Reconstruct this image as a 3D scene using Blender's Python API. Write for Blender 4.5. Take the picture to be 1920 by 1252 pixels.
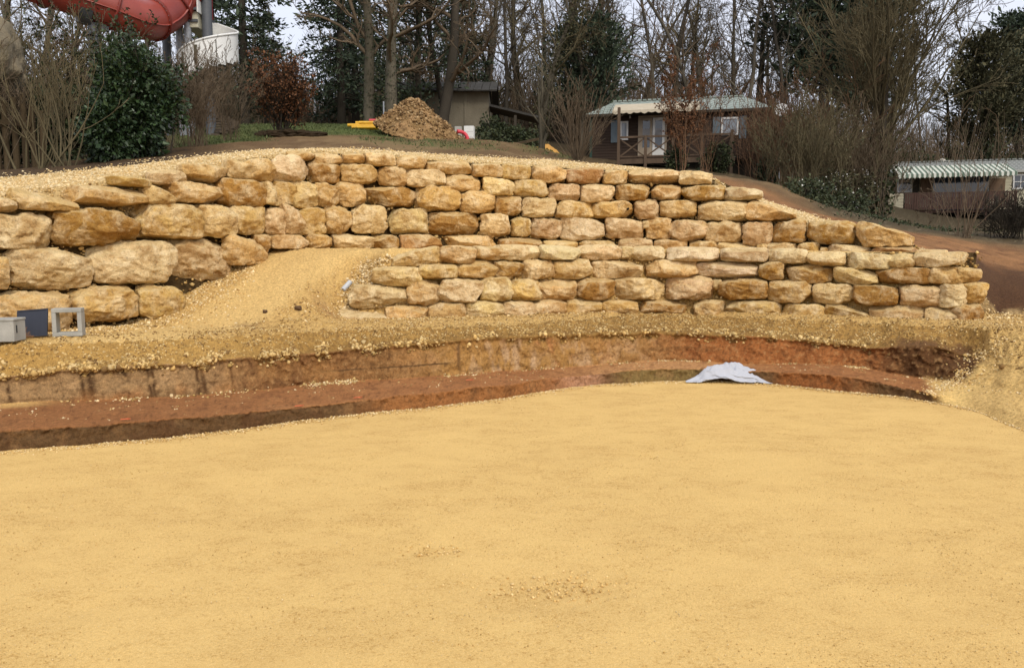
import bpy, math, random
import numpy as np
from mathutils import Vector, Matrix

for o in list(bpy.data.objects):
    bpy.data.objects.remove(o)
SC = bpy.context.scene
COL = SC.collection
R = math.radians

# ------------------------------------------------------------------ camera
W, H, F, HOR, CAMZ = 1920.0, 1252.0, 1450.0, 480.0, 1.65
PITCH = math.atan((H / 2 - HOR) / F)
cam_d = bpy.data.cameras.new('camera')
cam_d.sensor_width = 36.0
cam_d.lens = 36.0 * F / W
cam_d.clip_start = 0.05
cam_d.clip_end = 600.0
cam = bpy.data.objects.new('camera', cam_d)
COL.objects.link(cam)
cam.location = (0, 0, CAMZ)
cam.rotation_euler = (math.pi / 2 - PITCH, 0, 0)
SC.camera = cam

# ------------------------------------------------------------------ sky (overcast) and sun
SUN_EL, SUN_AZ = R(45), R(24)          # azimuth measured from behind the camera
world = bpy.data.worlds.new('World')
SC.world = world
world.use_nodes = True
wn = world.node_tree
wn.nodes.clear()
w_out = wn.nodes.new('ShaderNodeOutputWorld')
w_sky = wn.nodes.new('ShaderNodeTexSky')
w_sky.sky_type = 'NISHITA'
w_sky.sun_disc = False
w_sky.sun_elevation = SUN_EL
w_sky.sun_rotation = math.pi - SUN_AZ
w_sky.dust_density = 5.0
w_b1 = wn.nodes.new('ShaderNodeBackground')
w_b1.inputs['Strength'].default_value = 0.05
wn.links.new(w_sky.outputs[0], w_b1.inputs['Color'])
w_co = wn.nodes.new('ShaderNodeTexCoord')
w_no = wn.nodes.new('ShaderNodeTexNoise')
w_no.inputs['Scale'].default_value = 2.2
w_no.inputs['Detail'].default_value = 5
w_rp = wn.nodes.new('ShaderNodeValToRGB')
w_rp.color_ramp.elements[0].position = 0.3
w_rp.color_ramp.elements[0].color = (0.69, 0.70, 0.78, 1)
w_rp.color_ramp.elements[1].position = 0.75
w_rp.color_ramp.elements[1].color = (0.86, 0.86, 0.93, 1)
w_b2 = wn.nodes.new('ShaderNodeBackground')
w_b2.inputs['Strength'].default_value = 0.72
w_add = wn.nodes.new('ShaderNodeAddShader')
wn.links.new(w_co.outputs['Generated'], w_no.inputs['Vector'])
wn.links.new(w_no.outputs[0], w_rp.inputs[0])
wn.links.new(w_rp.outputs[0], w_b2.inputs['Color'])
wn.links.new(w_b1.outputs[0], w_add.inputs[0])
wn.links.new(w_b2.outputs[0], w_add.inputs[1])
wn.links.new(w_add.outputs[0], w_out.inputs['Surface'])

sun_d = bpy.data.lights.new('sun', 'SUN')
sun_d.energy = 1.5
sun_d.angle = R(14)
sun_d.color = (1.0, 0.95, 0.86)
sun = bpy.data.objects.new('sun', sun_d)
COL.objects.link(sun)
sd = Vector((math.sin(SUN_AZ) * math.cos(SUN_EL), -math.cos(SUN_AZ) * math.cos(SUN_EL), math.sin(SUN_EL)))
sun.rotation_euler = sd.to_track_quat('Z', 'Y').to_euler()
sun.location = sd * 40

vs = SC.view_settings
vs.view_transform = 'Standard'
vs.look = 'None'
vs.exposure = 0.40
vs.gamma = 1.0
vs.use_curve_mapping = False

# ------------------------------------------------------------------ helpers
def P(px, py, Y):
    """World point seen at photo position (px, py) at a forward distance of Y metres."""
    u = (px - W / 2) / F
    v = (H / 2 - py) / F
    c, s = math.cos(PITCH), math.sin(PITCH)
    dy = c + s * v
    dz = -s + c * v
    k = Y / dy
    return np.array((u * k, Y, CAMZ + dz * k))

def Pz(px, py, z):
    """World point seen at (px, py) that lies at height z."""
    a = P(px, py, 1.0)
    return P(px, py, (z - CAMZ) / (a[2] - CAMZ))

def Tpx(px):
    """Ratio X/Y of the vertical plane through photo column px (at mid height)."""
    return (px - W / 2) / F

_perm = np.random.RandomState(7).permutation(256)
_perm = np.concatenate([_perm, _perm, _perm])
_grad = np.random.RandomState(9).normal(size=(256, 3))
_grad /= np.linalg.norm(_grad, axis=1)[:, None]

def pnoise(p):
    p = np.asarray(p, dtype=np.float64)
    i = np.floor(p).astype(np.int64)
    f = p - i
    i &= 255
    u = f * f * f * (f * (f * 6 - 15) + 10)
    res = 0
    for dx in (0, 1):
        for dy in (0, 1):
            for dz in (0, 1):
                h = _perm[_perm[_perm[(i[:, 0] + dx) & 255] + ((i[:, 1] + dy) & 255)] + ((i[:, 2] + dz) & 255)]
                g = _grad[h]
                d = g[:, 0] * (f[:, 0] - dx) + g[:, 1] * (f[:, 1] - dy) + g[:, 2] * (f[:, 2] - dz)
                w = (u[:, 0] if dx else 1 - u[:, 0]) * (u[:, 1] if dy else 1 - u[:, 1]) * (u[:, 2] if dz else 1 - u[:, 2])
                res = res + w * d
    return res * 1.5

def fbm(p, octv=4, lac=2.1, gain=0.5):
    p = np.asarray(p, dtype=np.float64)
    a, r, t = 1.0, 0, 0
    for k in range(octv):
        r = r + a * pnoise(p * (lac ** k) + 17.3 * k)
        t += a
        a *= gain
    return r / t

def sstep(a, b, x):
    t = np.clip((np.asarray(x, dtype=float) - a) / (b - a), 0, 1)
    return t * t * (3 - 2 * t)

def mesh_from(name, verts, faces, cols=None, smooth=True, matidx=None):
    verts = np.asarray(verts, dtype=np.float32)
    me = bpy.data.meshes.new(name)
    if not isinstance(faces, (list, tuple)) or np.ndim(faces[0]) == 1:
        faces = [np.asarray(faces)]
    faces = [np.asarray(f, dtype=np.int32) for f in faces if len(f)]
    me.vertices.add(len(verts))
    me.vertices.foreach_set('co', verts.ravel())
    nl = sum(f.size for f in faces)
    npoly = sum(len(f) for f in faces)
    me.loops.add(nl)
    me.polygons.add(npoly)
    me.loops.foreach_set('vertex_index', np.concatenate([f.ravel() for f in faces]))
    tot = np.concatenate([np.full(len(f), f.shape[1], dtype=np.int32) for f in faces])
    st = np.concatenate([[0], np.cumsum(tot)[:-1]]).astype(np.int32)
    me.polygons.foreach_set('loop_start', st)
    if smooth:
        me.polygons.foreach_set('use_smooth', np.ones(npoly, dtype=bool))
    if matidx is not None:
        me.polygons.foreach_set('material_index', np.asarray(matidx, dtype=np.int32))
    me.update(calc_edges=True)
    if cols is not None:
        a = me.attributes.new('Col', 'FLOAT_COLOR', 'POINT')
        c = np.ones((len(verts), 4), dtype=np.float32)
        c[:, :3] = cols
        a.data.foreach_set('color', c.ravel())
    return me

def link(name, me, mats=None, parent=None, loc=None):
    o = bpy.data.objects.new(name, me)
    COL.objects.link(o)
    if me is not None and mats is not None:
        if not isinstance(mats, (list, tuple)):
            mats = [mats]
        if not me.materials:
            for m in mats:
                me.materials.append(m)
    if parent is not None:
        o.parent = parent
    if loc is not None:
        o.location = loc
    return o

def tag(o, label=None, cat=None, group=None, kind=None):
    if label: o['label'] = label
    if cat: o['category'] = cat
    if group: o['group'] = group
    if kind: o['kind'] = kind
    return o

def thing(name, label, cat, loc=(0, 0, 0), rz=0.0, group=None):
    o = bpy.data.objects.new(name, None)
    o.empty_display_size = 0.2
    COL.objects.link(o)
    o.location = loc
    o.rotation_euler = (0, 0, rz)
    return tag(o, label, cat, group)

def grid_faces(nu, nv):
    """quads of a grid with index i*nv + j"""
    i, j = np.meshgrid(np.arange(nu - 1), np.arange(nv - 1), indexing='ij')
    a = (i * nv + j).ravel()
    return np.stack([a, a + nv, a + nv + 1, a + 1], axis=1)

class MB:
    """collects boxes, bars and polygons for one mesh"""
    def __init__(s):
        s.v, s.f, s.m = [], [], []
    def poly(s, pts, m=0):
        b = len(s.v)
        s.v += [tuple(p) for p in pts]
        s.f.append(tuple(range(b, b + len(pts))))
        s.m.append(m)
    def box(s, x0, x1, y0, y1, z0, z1, m=0):
        b = len(s.v)
        s.v += [(x0, y0, z0), (x1, y0, z0), (x1, y1, z0), (x0, y1, z0), (x0, y0, z1), (x1, y0, z1), (x1, y1, z1), (x0, y1, z1)]
        for q in ((0, 3, 2, 1), (4, 5, 6, 7), (0, 1, 5, 4), (1, 2, 6, 5), (2, 3, 7, 6), (3, 0, 4, 7)):
            s.f.append(tuple(b + k for k in q)); s.m.append(m)
        return s
    def bar(s, a, c, w, d=None, up=(0, 0, 1), m=0):
        """rectangular bar from a to c, w wide sideways, d thick along up"""
        a, c = Vector(a), Vector(c)
        d = d or w
        t = (c - a).normalized()
        u = Vector(up)
        if abs(t.dot(u)) > 0.98: u = Vector((0, 1, 0))
        side = t.cross(u).normalized()
        u = side.cross(t).normalized()
        b = len(s.v)
        for q in (a, c):
            for sx, sy in ((-1, -1), (1, -1), (1, 1), (-1, 1)):
                s.v.append(tuple(q + side * (sx * w / 2) + u * (sy * d / 2)))
        for q in ((0, 1, 2, 3), (7, 6, 5, 4), (0, 4, 5, 1), (1, 5, 6, 2), (2, 6, 7, 3), (3, 7, 4, 0)):
            s.f.append(tuple(b + k for k in q)); s.m.append(m)
        return s
    def tube(s, a, c, r, r2=None, n=12, m=0, caps=True):
        a, c = Vector(a), Vector(c)
        r2 = r if r2 is None else r2
        t = (c - a).normalized()
        u = Vector((0, 0, 1)) if abs(t.z) < 0.9 else Vector((1, 0, 0))
        x = t.cross(u).normalized(); y = t.cross(x).normalized()
        b = len(s.v)
        for q, rr in ((a, r), (c, r2)):
            for k in range(n):
                an = 2 * math.pi * k / n
                s.v.append(tuple(q + x * (rr * math.cos(an)) + y * (rr * math.sin(an))))
        for k in range(n):
            k2 = (k + 1) % n
            s.f.append((b + k, b + k2, b + n + k2, b + n + k)); s.m.append(m)
        if caps:
            s.f.append(tuple(b + k for k in range(n - 1, -1, -1))); s.m.append(m)
            s.f.append(tuple(b + n + k for k in range(n))); s.m.append(m)
        return s
    def build(s, name, mats, parent=None, bevel=0.0, smooth=False):
        me = bpy.data.meshes.new(name)
        me.from_pydata(s.v, [], s.f)
        me.polygons.foreach_set('material_index', s.m)
        if smooth:
            me.polygons.foreach_set('use_smooth', [True] * len(s.f))
        me.update()
        o = link(name, me, mats, parent)
        if bevel:
            bv = o.modifiers.new('bevel', 'BEVEL')
            bv.width = bevel; bv.segments = 2; bv.limit_method = 'ANGLE'
        return o

# ------------------------------------------------------------------ materials
def srgb(r, g, b, k=1.0):
    out = []
    for c in (r, g, b):
        c /= 255.0
        c = c / 12.92 if c <= 0.04045 else ((c + 0.055) / 1.055) ** 2.4
        out.append(c * k)
    return tuple(out)

class NT:
    def __init__(s, name):
        s.mat = bpy.data.materials.new(name)
        s.mat.use_nodes = True
        s.t = s.mat.node_tree
        s.t.nodes.clear()
        s.out = s.t.nodes.new('ShaderNodeOutputMaterial')
        s.bsdf = s.t.nodes.new('ShaderNodeBsdfPrincipled')
        s.t.links.new(s.bsdf.outputs[0], s.out.inputs['Surface'])
    def n(s, typ, **kw):
        nd = s.t.nodes.new(typ)
        for k, v in kw.items(): setattr(nd, k, v)
        return nd
    def l(s, a, b): s.t.links.new(a, b)
    def set(s, sock, v):
        if isinstance(v, (int, float)): sock.default_value = v
        elif isinstance(v, (tuple, list)): sock.default_value = tuple(v) + ((1,) if len(v) == 3 and sock.type == 'RGBA' else ())
        else: s.l(v, sock)
    def pos(s, scale=(1, 1, 1), src='Position'):
        if src == 'Position': o = s.n('ShaderNodeNewGeometry').outputs['Position']
        else: o = s.n('ShaderNodeTexCoord').outputs[src]
        m = s.n('ShaderNodeMapping'); m.inputs['Scale'].default_value = scale
        s.l(o, m.inputs['Vector'])
        return m.outputs[0]
    def noise(s, vec, scale, detail=4, rough=0.55, dist=0.0):
        q = s.n('ShaderNodeTexNoise')
        q.inputs['Scale'].default_value = scale; q.inputs['Detail'].default_value = detail
        q.inputs['Roughness'].default_value = rough; q.inputs['Distortion'].default_value = dist
        s.l(vec, q.inputs['Vector'])
        return q.outputs[0]
    def voro(s, vec, scale, feature='F1'):
        q = s.n('ShaderNodeTexVoronoi', feature=feature)
        q.inputs['Scale'].default_value = scale
        s.l(vec, q.inputs['Vector'])
        return q.outputs
    def ramp(s, fac, stops):
        q = s.n('ShaderNodeValToRGB')
        e = q.color_ramp.elements
        while len(e) < len(stops): e.new(0.5)
        for k, (p, c) in enumerate(stops):
            e[k].position = p
            e[k].color = (c, c, c, 1) if isinstance(c, (int, float)) else tuple(c) + (1,)
        s.l(fac, q.inputs[0])
        return q.outputs[0]
    def mix(s, fac, a, b, mode='MIX'):
        q = s.n('ShaderNodeMix', data_type='RGBA', blend_type=mode)
        s.set(q.inputs[0], fac); s.set(q.inputs[6], a); s.set(q.inputs[7], b)
        return q.outputs[2]
    def math(s, op, a, b=0.0):
        q = s.n('ShaderNodeMath', operation=op)
        s.set(q.inputs[0], a); s.set(q.inputs[1], b)
        return q.outputs[0]
    def bump(s, h, strength=0.5, dist=0.02, prev=None):
        q = s.n('ShaderNodeBump')
        q.inputs['Strength'].default_value = strength; q.inputs['Distance'].default_value = dist
        s.l(h, q.inputs['Height'])
        if prev is not None: s.l(prev, q.inputs['Normal'])
        return q.outputs[0]
    def done(s, color, rough=0.9, normal=None, spec=0.3, metal=0.0):
        s.set(s.bsdf.inputs['Base Color'], color)
        s.set(s.bsdf.inputs['Roughness'], rough)
        s.bsdf.inputs['Specular IOR Level'].default_value = spec
        s.bsdf.inputs['Metallic'].default_value = metal
        if normal is not None: s.l(normal, s.bsdf.inputs['Normal'])
        return s.mat

def m_plain(name, c1, c2=None, scale=3.0, rough=0.8, bump=0.2, bscale=40.0, bdist=0.01, spec=0.3, metal=0.0, stretch=(1, 1, 1), src='Position', detail=5):
    t = NT(name)
    v = t.pos(stretch, src)
    c2 = c2 or tuple(c * 0.7 for c in c1)
    n1 = t.noise(v, scale, detail)
    col = t.mix(t.ramp(n1, [(0.3, 0.0), (0.7, 1.0)]), c1, c2)
    n2 = t.noise(v, bscale, 3)
    col = t.mix(0.35, col, t.ramp(n2, [(0.25, 0.45), (0.75, 1.0)]), 'MULTIPLY')
    return t.done(col, rough, t.bump(n2, bump, bdist), spec, metal)

def m_vcol(name, g1=25.0, g2=120.0, amt=0.45, bump=0.5, bdist=0.02, rough=0.95, spec=0.15):
    t = NT(name)
    v = t.pos()
    at = t.n('ShaderNodeAttribute', attribute_name='Col').outputs['Color']
    n1 = t.noise(v, g1, 5, 0.65)
    n2 = t.noise(v, g2, 2, 0.6)
    c = t.mix(amt, at, t.ramp(n1, [(0.28, 0.50), (0.72, 1.55)]), 'MULTIPLY')
    c = t.mix(amt * 0.8, c, t.ramp(n2, [(0.3, 0.5), (0.65, 1.45)]), 'MULTIPLY')
    b = t.bump(n1, bump, bdist)
    b = t.bump(n2, bump * 0.7, bdist * 0.3, b)
    return t.done(c, rough, b, spec)

def m_stone():
    t = NT('limestone')
    v = t.pos()
    oi = t.n('ShaderNodeObjectInfo')
    tint = oi.outputs['Color']
    big = t.noise(v, 2.6, 6, 0.62, 0.5)
    med = t.noise(v, 9.0, 7, 0.68, 0.3)
    fin = t.noise(v, 70.0, 3, 0.6)
    pale = t.mix(0.66, tint, (0.84, 0.69, 0.43))
    rust = t.mix(0.72, tint, (0.36, 0.185, 0.048))
    c = t.mix(t.ramp(big, [(0.36, 0.0), (0.60, 1.0)]), rust, tint)
    c = t.mix(t.ramp(t.noise(v, 4.3, 6, 0.66, 0.6), [(0.46, 0.0), (0.64, 0.9)]), c, pale)
    c = t.mix(t.ramp(med, [(0.30, 0.8), (0.50, 0.0)]), c, t.mix(1.0, c, (0.58, 0.46, 0.30), 'MULTIPLY'))
    pits = t.ramp(t.noise(v, 26.0, 4, 0.7), [(0.30, 0.45), (0.44, 1.0)])
    c = t.mix(0.9, c, pits, 'MULTIPLY')
    # sandy tone mixed in where the stone faces upward
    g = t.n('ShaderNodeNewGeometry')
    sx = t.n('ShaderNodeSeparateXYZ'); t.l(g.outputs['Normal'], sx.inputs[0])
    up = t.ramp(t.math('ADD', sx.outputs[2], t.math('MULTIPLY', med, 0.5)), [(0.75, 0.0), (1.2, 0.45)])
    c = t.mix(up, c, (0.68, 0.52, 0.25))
    c = t.mix(0.3, c, t.ramp(fin, [(0.3, 0.5), (0.7, 1.25)]), 'MULTIPLY')
    vor = t.voro(t.pos((5, 5, 9)), 1.0, 'DISTANCE_TO_EDGE')[0]
    b = t.bump(med, 0.95, 0.06)
    b = t.bump(t.noise(v, 26.0, 5, 0.7), 0.8, 0.03, b)
    b = t.bump(t.ramp(vor, [(0.0, 0.0), (0.06, 1.0)]), 0.16, 0.02, b)
    b = t.bump(fin, 0.4, 0.006, b)
    return t.done(c, 0.92, b, 0.15)

def m_sand():
    t = NT('ochre_sand')
    v = t.pos()
    vs_ = t.pos((0.75, 1.15, 1))
    patch = t.noise(vs_, 1.1, 8, 0.68, 0.6)
    patch2 = t.noise(vs_, 4.2, 7, 0.72, 0.5)
    g0 = t.noise(v, 38.0, 4, 0.75)
    g1 = t.noise(v, 95.0, 3, 0.75)
    g2 = t.noise(v, 260.0, 2, 0.7)
    c = t.mix(t.ramp(patch, [(0.38, 0.0), (0.64, 1.0)]), (0.632, 0.428, 0.158), (0.582, 0.388, 0.142))
    zone = t.math('MULTIPLY', t.ramp(patch2, [(0.44, 0.0), (0.62, 1.0)]), t.ramp(patch, [(0.34, 0.25), (0.58, 1.0)]))
    c = t.mix(t.math('MULTIPLY', zone, 0.20), c, (0.45, 0.275, 0.09))
    sp0 = t.ramp(g0, [(0.36, 1.0), (0.48, 0.0)])
    sp1 = t.ramp(g1, [(0.36, 1.0), (0.47, 0.0)])
    c = t.mix(t.math('MULTIPLY', sp0, t.math('ADD', t.math('MULTIPLY', zone, 0.60), 0.15)), c, (0.36, 0.205, 0.055))
    c = t.mix(t.math('MULTIPLY', sp1, t.math('ADD', t.math('MULTIPLY', zone, 0.55), 0.25)), c, (0.34, 0.19, 0.05))
    c = t.mix(t.math('MULTIPLY', t.ramp(g1, [(0.58, 0.0), (0.70, 1.0)]), 0.35), c, (0.80, 0.62, 0.32))
    c = t.mix(0.42, c, t.ramp(g2, [(0.3, 0.45), (0.7, 1.5)]), 'MULTIPLY')
    b = t.bump(g1, 0.5, 0.010)
    b = t.bump(g0, 0.4, 0.014, b)
    return t.done(c, 0.97, b, 0.1)

MAT = {}
MAT['stone'] = m_stone()
MAT['sand'] = m_sand()
MAT['ground'] = m_vcol('soil_and_gravel', 32.0, 130.0, 0.62, 0.8, 0.03)
MAT['pebble'] = m_vcol('pebble', 60, 200, 0.3, 0.3, 0.004)
MAT['fill'] = m_plain('wall_fill', (0.125, 0.082, 0.036), (0.05, 0.031, 0.014), 8, 1.0, 1.0, 45, 0.03, 0.05)
# ------------------------------------------------------------------ the ground in plan
# depth (m) of the foot of each wall by photo column, used as curves of X/Y
UP_PX = np.array([-700, -300, 0, 100, 250, 400, 500, 600, 800, 1000, 1200, 1400, 1550, 1700, 1760, 1830, 1880, 1950, 2300, 2700])
UP_Y = np.array([6.6, 7.7, 8.85, 9.25, 10.0, 11.0, 11.8, 12.5, 13.3, 13.9, 14.1, 13.6, 12.9, 12.05, 11.75, 11.45, 11.4, 11.2, 10.2, 9.2])
LO_PX = np.array([560, 660, 760, 900, 1050, 1240, 1400, 1550, 1700, 1800, 1835, 1865, 1900])
LO_Y = np.array([10.82, 10.92, 11.08, 11.35, 11.9, 12.35, 12.1, 11.6, 11.0, 10.7, 10.75, 10.95, 11.2])
TOP_PX = np.array([-700, -300, 0, 60, 150, 215, 350, 440, 520, 600, 700, 800, 900, 1000, 1100, 1200, 1300, 1345, 1400, 1450, 1500, 1550, 1600, 1650, 1690, 1706])
TOP_PY = np.array([430, 395, 362, 350, 344, 332, 316, 298, 286, 281, 286, 295, 302, 307, 313, 317, 324, 335, 366, 386, 412, 414, 419, 426, 440, 452])

def smooth_interp(x, xs, ys):
    """monotone-ish cubic through the table (Catmull-Rom slopes)"""
    x = np.asarray(x, dtype=float)
    m = np.gradient(ys.astype(float), xs.astype(float))
    i = np.clip(np.searchsorted(xs, x) - 1, 0, len(xs) - 2)
    h = (xs[i + 1] - xs[i]).astype(float)
    t = np.clip((x - xs[i]) / h, 0, 1)
    return ((2 * t**3 - 3 * t**2 + 1) * ys[i] + (t**3 - 2 * t**2 + t) * h * m[i] + (-2 * t**3 + 3 * t**2) * ys[i + 1] + (t**3 - t**2) * h * m[i + 1])

up_y = lambda px: smooth_interp(px, UP_PX, UP_Y)
lo_y = lambda px: smooth_interp(px, LO_PX, LO_Y)
top_py = lambda px: np.interp(px, TOP_PX, TOP_PY)
BATTER = 0.13

def zpix(py, Y):
    v = (H / 2 - py) / F
    c, s = math.cos(PITCH), math.sin(PITCH)
    return CAMZ + (-s + c * v) / (c + s * v) * Y

def xpix(px, py, Y):
    v = (H / 2 - py) / F
    return (px - W / 2) / F * Y / (math.cos(PITCH) + math.sin(PITCH) * v)

# ---- the sand pad
def build_sand():
    xs = np.concatenate([-np.geomspace(45, 6.3, 26), np.arange(-6.2, 6.21, 0.04), np.geomspace(6.3, 45, 26)])
    ys = np.concatenate([-np.geomspace(30, 0.5, 22), np.arange(-0.4, 1.8, 0.2), np.arange(1.9, 11.6, 0.04)])
    X, Y = np.meshgrid(xs, ys, indexing='ij')
    x, y = X.ravel(), Y.ravel()
    q = np.stack([x, y, 0 * x], 1)
    z = 0.010 * fbm(q * 0.7, 2) + 0.006 * fbm(q * np.array([4.0, 5.0, 1]), 5, 2.1, 0.62)
    rough = sstep(0.0, 0.35, fbm(q * np.array([1.1, 2.2, 1]) + 40, 4))
    z += rough * 0.010 * fbm(q * 17, 3)
    z -= 0.004
    for (px, py, r, d) in ((1050, 1098, 0.26, 0.018), (815, 1028, 0.11, 0.014), (1210, 855, 0.12, 0.012), (150, 1142, 0.1, 0.012)):
        c = Pz(px, py, 0)
        rr = np.hypot((x - c[0]) / 1.6, y - c[1]) / r
        z += np.exp(-rr ** 2) * (-d + 1.3 * d * fbm(q * 30, 3))
    me = mesh_from('sand_pad', np.stack([x, y, z], 1), grid_faces(len(xs), len(ys)))
    o = link('sand_pad', me, MAT['sand'])
    tag(o, 'wide flat pad of compacted ochre sand in front of the dug bank', None, None, 'structure')
build_sand()

# ---- the dug bank, the clay bench and the shelf and path up to the upper wall
ST = np.array([  # column, sand edge, bench edge, bench back, top of cut, shelf edge (photo rows)
    (-700, 935, 890, 820, 770, 690), (-150, 862, 824, 772, 722, 655), (0, 845, 808, 757, 707, 648), (160, 832, 797, 750, 694, 641),
    (320, 818, 785, 745, 683, 636), (470, 800, 772, 733, 672, 628), (600, 783, 760, 719, 663, 620), (750, 768, 742, 710, 648, 616),
    (900, 752, 726, 700, 636, 611), (1100, 723, 702, 686, 629, 598), (1240, 714, 691, 676, 627, 588), (1400, 716, 695, 682, 633, 595),
    (1600, 734, 708, 687, 648, 604), (1700, 744, 727, 704, 648, 608), (1760, 754, 740, 711, 655, 611), (1830, 768, 757, 722, 668, 616),
    (1900, 795, 781, 735, 680, 622), (2050, 850, 830, 775, 705, 636), (2700, 1000, 960, 860, 760, 680)], dtype=float)

NU = 1100
col_px = np.concatenate([np.linspace(-700, -40, 60, endpoint=False), np.linspace(-40, 1960, NU - 110), np.linspace(1960, 2700, 51)[1:]])
NU = len(col_px)
rows = [smooth_interp(col_px, ST[:, 0], ST[:, k]) for k in range(1, 6)]
nz = lambda sc, off, oc=3: fbm(np.stack([col_px * sc, np.full(NU, off), np.zeros(NU)], 1), oc)
rows[0] = rows[0] + 2.5 * nz(0.011, 3.3, 2)
rows[1] = rows[1] + 2.4 * nz(0.013, 5.1, 2)
rows[2] = rows[2] + 3.0 * nz(0.009, 8.1, 1)
rows[3] = rows[3] - 5.0 * (1 - sstep(1500, 1640, col_px)) + 8.0 * nz(0.010, 1.1, 2)
rows[4] = rows[4] + 2.5 * nz(0.02, 11.7)
Y0 = np.array([Pz(a, b, 0.0)[1] for a, b in zip(col_px, rows[0])])
clay = 1 - sstep(1755, 1815, col_px)                      # the clay bench dies out into gravel on the right
z1 = np.maximum(zpix(rows[1], Y0 + 0.03), 0.05)
z2 = z1 + 0.015 + 0.05 * (1 - clay)
Y2 = np.maximum((CAMZ - z2) / (CAMZ - zpix(rows[2], 1.0)), Y0 + 0.12)
tilt = 0.05 + 0.4 * (1 - clay) + 0.10 * (1 + nz(0.006, 21.0))
Y2 = np.maximum(Y2, Y0 + 0.35 * (1 - clay))
Y3 = Y2 + tilt
z3 = np.maximum(zpix(rows[3], Y3), z2 + 0.05)
SHELF = 0.72
z4 = np.full(NU, SHELF) + 0.02 * nz(0.01, 4.4)
Y4 = (CAMZ - z4) / (CAMZ - zpix(rows[4], 1.0))
Y4 = np.maximum(Y4, Y3 + 0.12)
Y5 = up_y(col_px) + 0.35
Y4 = np.minimum(Y4, Y5 - 1.0)

NR = [4, 12, 14, 26, 20, 66]      # rows of the grid between the profile points
prof, PX, PYY, PZ_ = [], [], [], []
def seg(Ya, za, Yb, zb, n, p0, last=False):
    for k in range(n + (1 if last else 0)):
        t = k / n
        prof.append(np.full(NU, p0 + t)); PYY.append(Ya + (Yb - Ya) * t); PZ_.append(za + (zb - za) * t)
seg(Y0 - 0.06, np.full(NU, -0.05), Y0, np.full(NU, -0.01), NR[0], -1)
Y1 = Y0 + 0.03 + 0.22 * (1 - clay)
Y2 = np.maximum(Y2, Y1 + 0.1)
seg(Y0, np.full(NU, -0.01), Y1, z1, NR[1], 0)
seg(Y1, z1, Y2, z2, NR[2], 1)
seg(Y2, z2, Y3, z3, NR[3], 2)
seg(Y3, z3, Y4, z4, NR[4], 3)
seg(Y4, z4, Y5, np.full(NU, SHELF + 0.05), NR[5], 4, True)
prof = np.array(prof).T; GY = np.array(PYY).T; GZ = np.array(PZ_).T
NV = prof.shape[1]
GPX = np.repeat(col_px[:, None], NV, 1)
GX = (GPX - W / 2) / F * GY / math.cos(PITCH)

def path_height(X, Y, px):
    """terrace between the walls: shelf in front, ramp on the left, path behind the lower wall"""
    shelf = SHELF + 0.03 + 0.02 * sstep(9, 11, Y)
    pathz = 1.76 - 0.06 * sstep(1300, 1750, px)
    xend = -2.15
    s_wall = sstep(0.10, 0.34, Y - lo_y(np.clip(px, 560, 1900)) - BATTER * 0.5)
    s_wall = s_wall * (1 - sstep(1795, 1828, px))
    d = (Y - 9.75) / 2.55 + 0.05 * (X + 3.4)
    s_ramp = sstep(0.0, 1.0, d) * 0.5 + np.clip(d, 0, 1) * 0.5
    s_ramp = np.where(X < -2.9, s_ramp, s_ramp * (1 - sstep(-3.0, -2.3, X)) + sstep(-3.0, -2.3, X) * sstep(0.55, 1.0, d))
    b = sstep(xend - 0.15, xend + 0.35, X)
    s = s_ramp * (1 - b) + s_wall * b
    return shelf + (pathz - shelf) * s

msk = prof >= 4
hp = path_height(GX, GY, GPX)
bl = sstep(4.0, 4.12, prof)
GZ = np.where(msk, GZ * (1 - bl) + hp * bl, GZ)
# relief
q = np.stack([GX.ravel(), GY.ravel(), GZ.ravel()], 1)
n_lo = fbm(q * np.array([1.3, 1.3, 1.3]), 3).reshape(GX.shape)
n_md = fbm(q * 5.0, 4).reshape(GX.shape)
n_hi = fbm(q * 19.0, 3).reshape(GX.shape)
n_str = fbm(q * np.array([3.0, 3.0, 1.5]) + 0.6 * fbm(q * 2.3, 2)[:, None], 4).reshape(GX.shape)      # upright scrapes of the bucket
n_lay = fbm(q * np.array([0.8, 0.8, 14.0]) + 5, 3).reshape(GX.shape)
w_face = sstep(0.05, 0.3, prof) * (1 - sstep(0.9, 1.0, prof))
w_cut = sstep(2.02, 2.15, prof) * (1 - sstep(2.9, 3.0, prof))
w_slope = sstep(2.9, 3.1, prof) * (1 - sstep(3.9, 4.4, prof))
w_flat = sstep(4.0, 4.6, prof)
cut_rough = 0.75 - 0.35 * (GPX < 480) + 1.3 * np.exp(-((GPX - 560) / 60) ** 2) + 1.2 * np.exp(-((GPX - 1750) / 120) ** 2) + 0.5 * np.exp(-((GPX - 1120) / 200) ** 2)
GY = GY + w_cut * (0.028 * n_str * cut_rough + 0.075 * n_md * cut_rough + 0.02 * n_hi * cut_rough) + w_face * (0.03 * n_md + 0.012 * n_hi)
GZ = GZ + w_slope * (0.05 * n_md + 0.04 * n_hi) + sstep(1.05, 1.3, prof) * (1 - sstep(1.9, 2.0, prof)) * (0.012 * n_md + 0.006 * n_hi)
GZ = GZ + w_flat * (0.018 * n_md + 0.012 * n_hi + 0.02 * n_lo) * (0.5 + 1.2 * (GPX < 760)) + sstep(0.9, 1.05, prof) * (1 - sstep(1.1, 1.4, prof)) * 0.012 * n_hi
lip = np.exp(-((prof - 2.96) / 0.07) ** 2)
bite = sstep(0.45, 0.9, prof) * (1 - sstep(1.05, 1.35, prof))
GY = GY + bite * (0.05 * n_md + 0.05 * np.minimum(n_hi, 0.1)) * clay[:, None]
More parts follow.
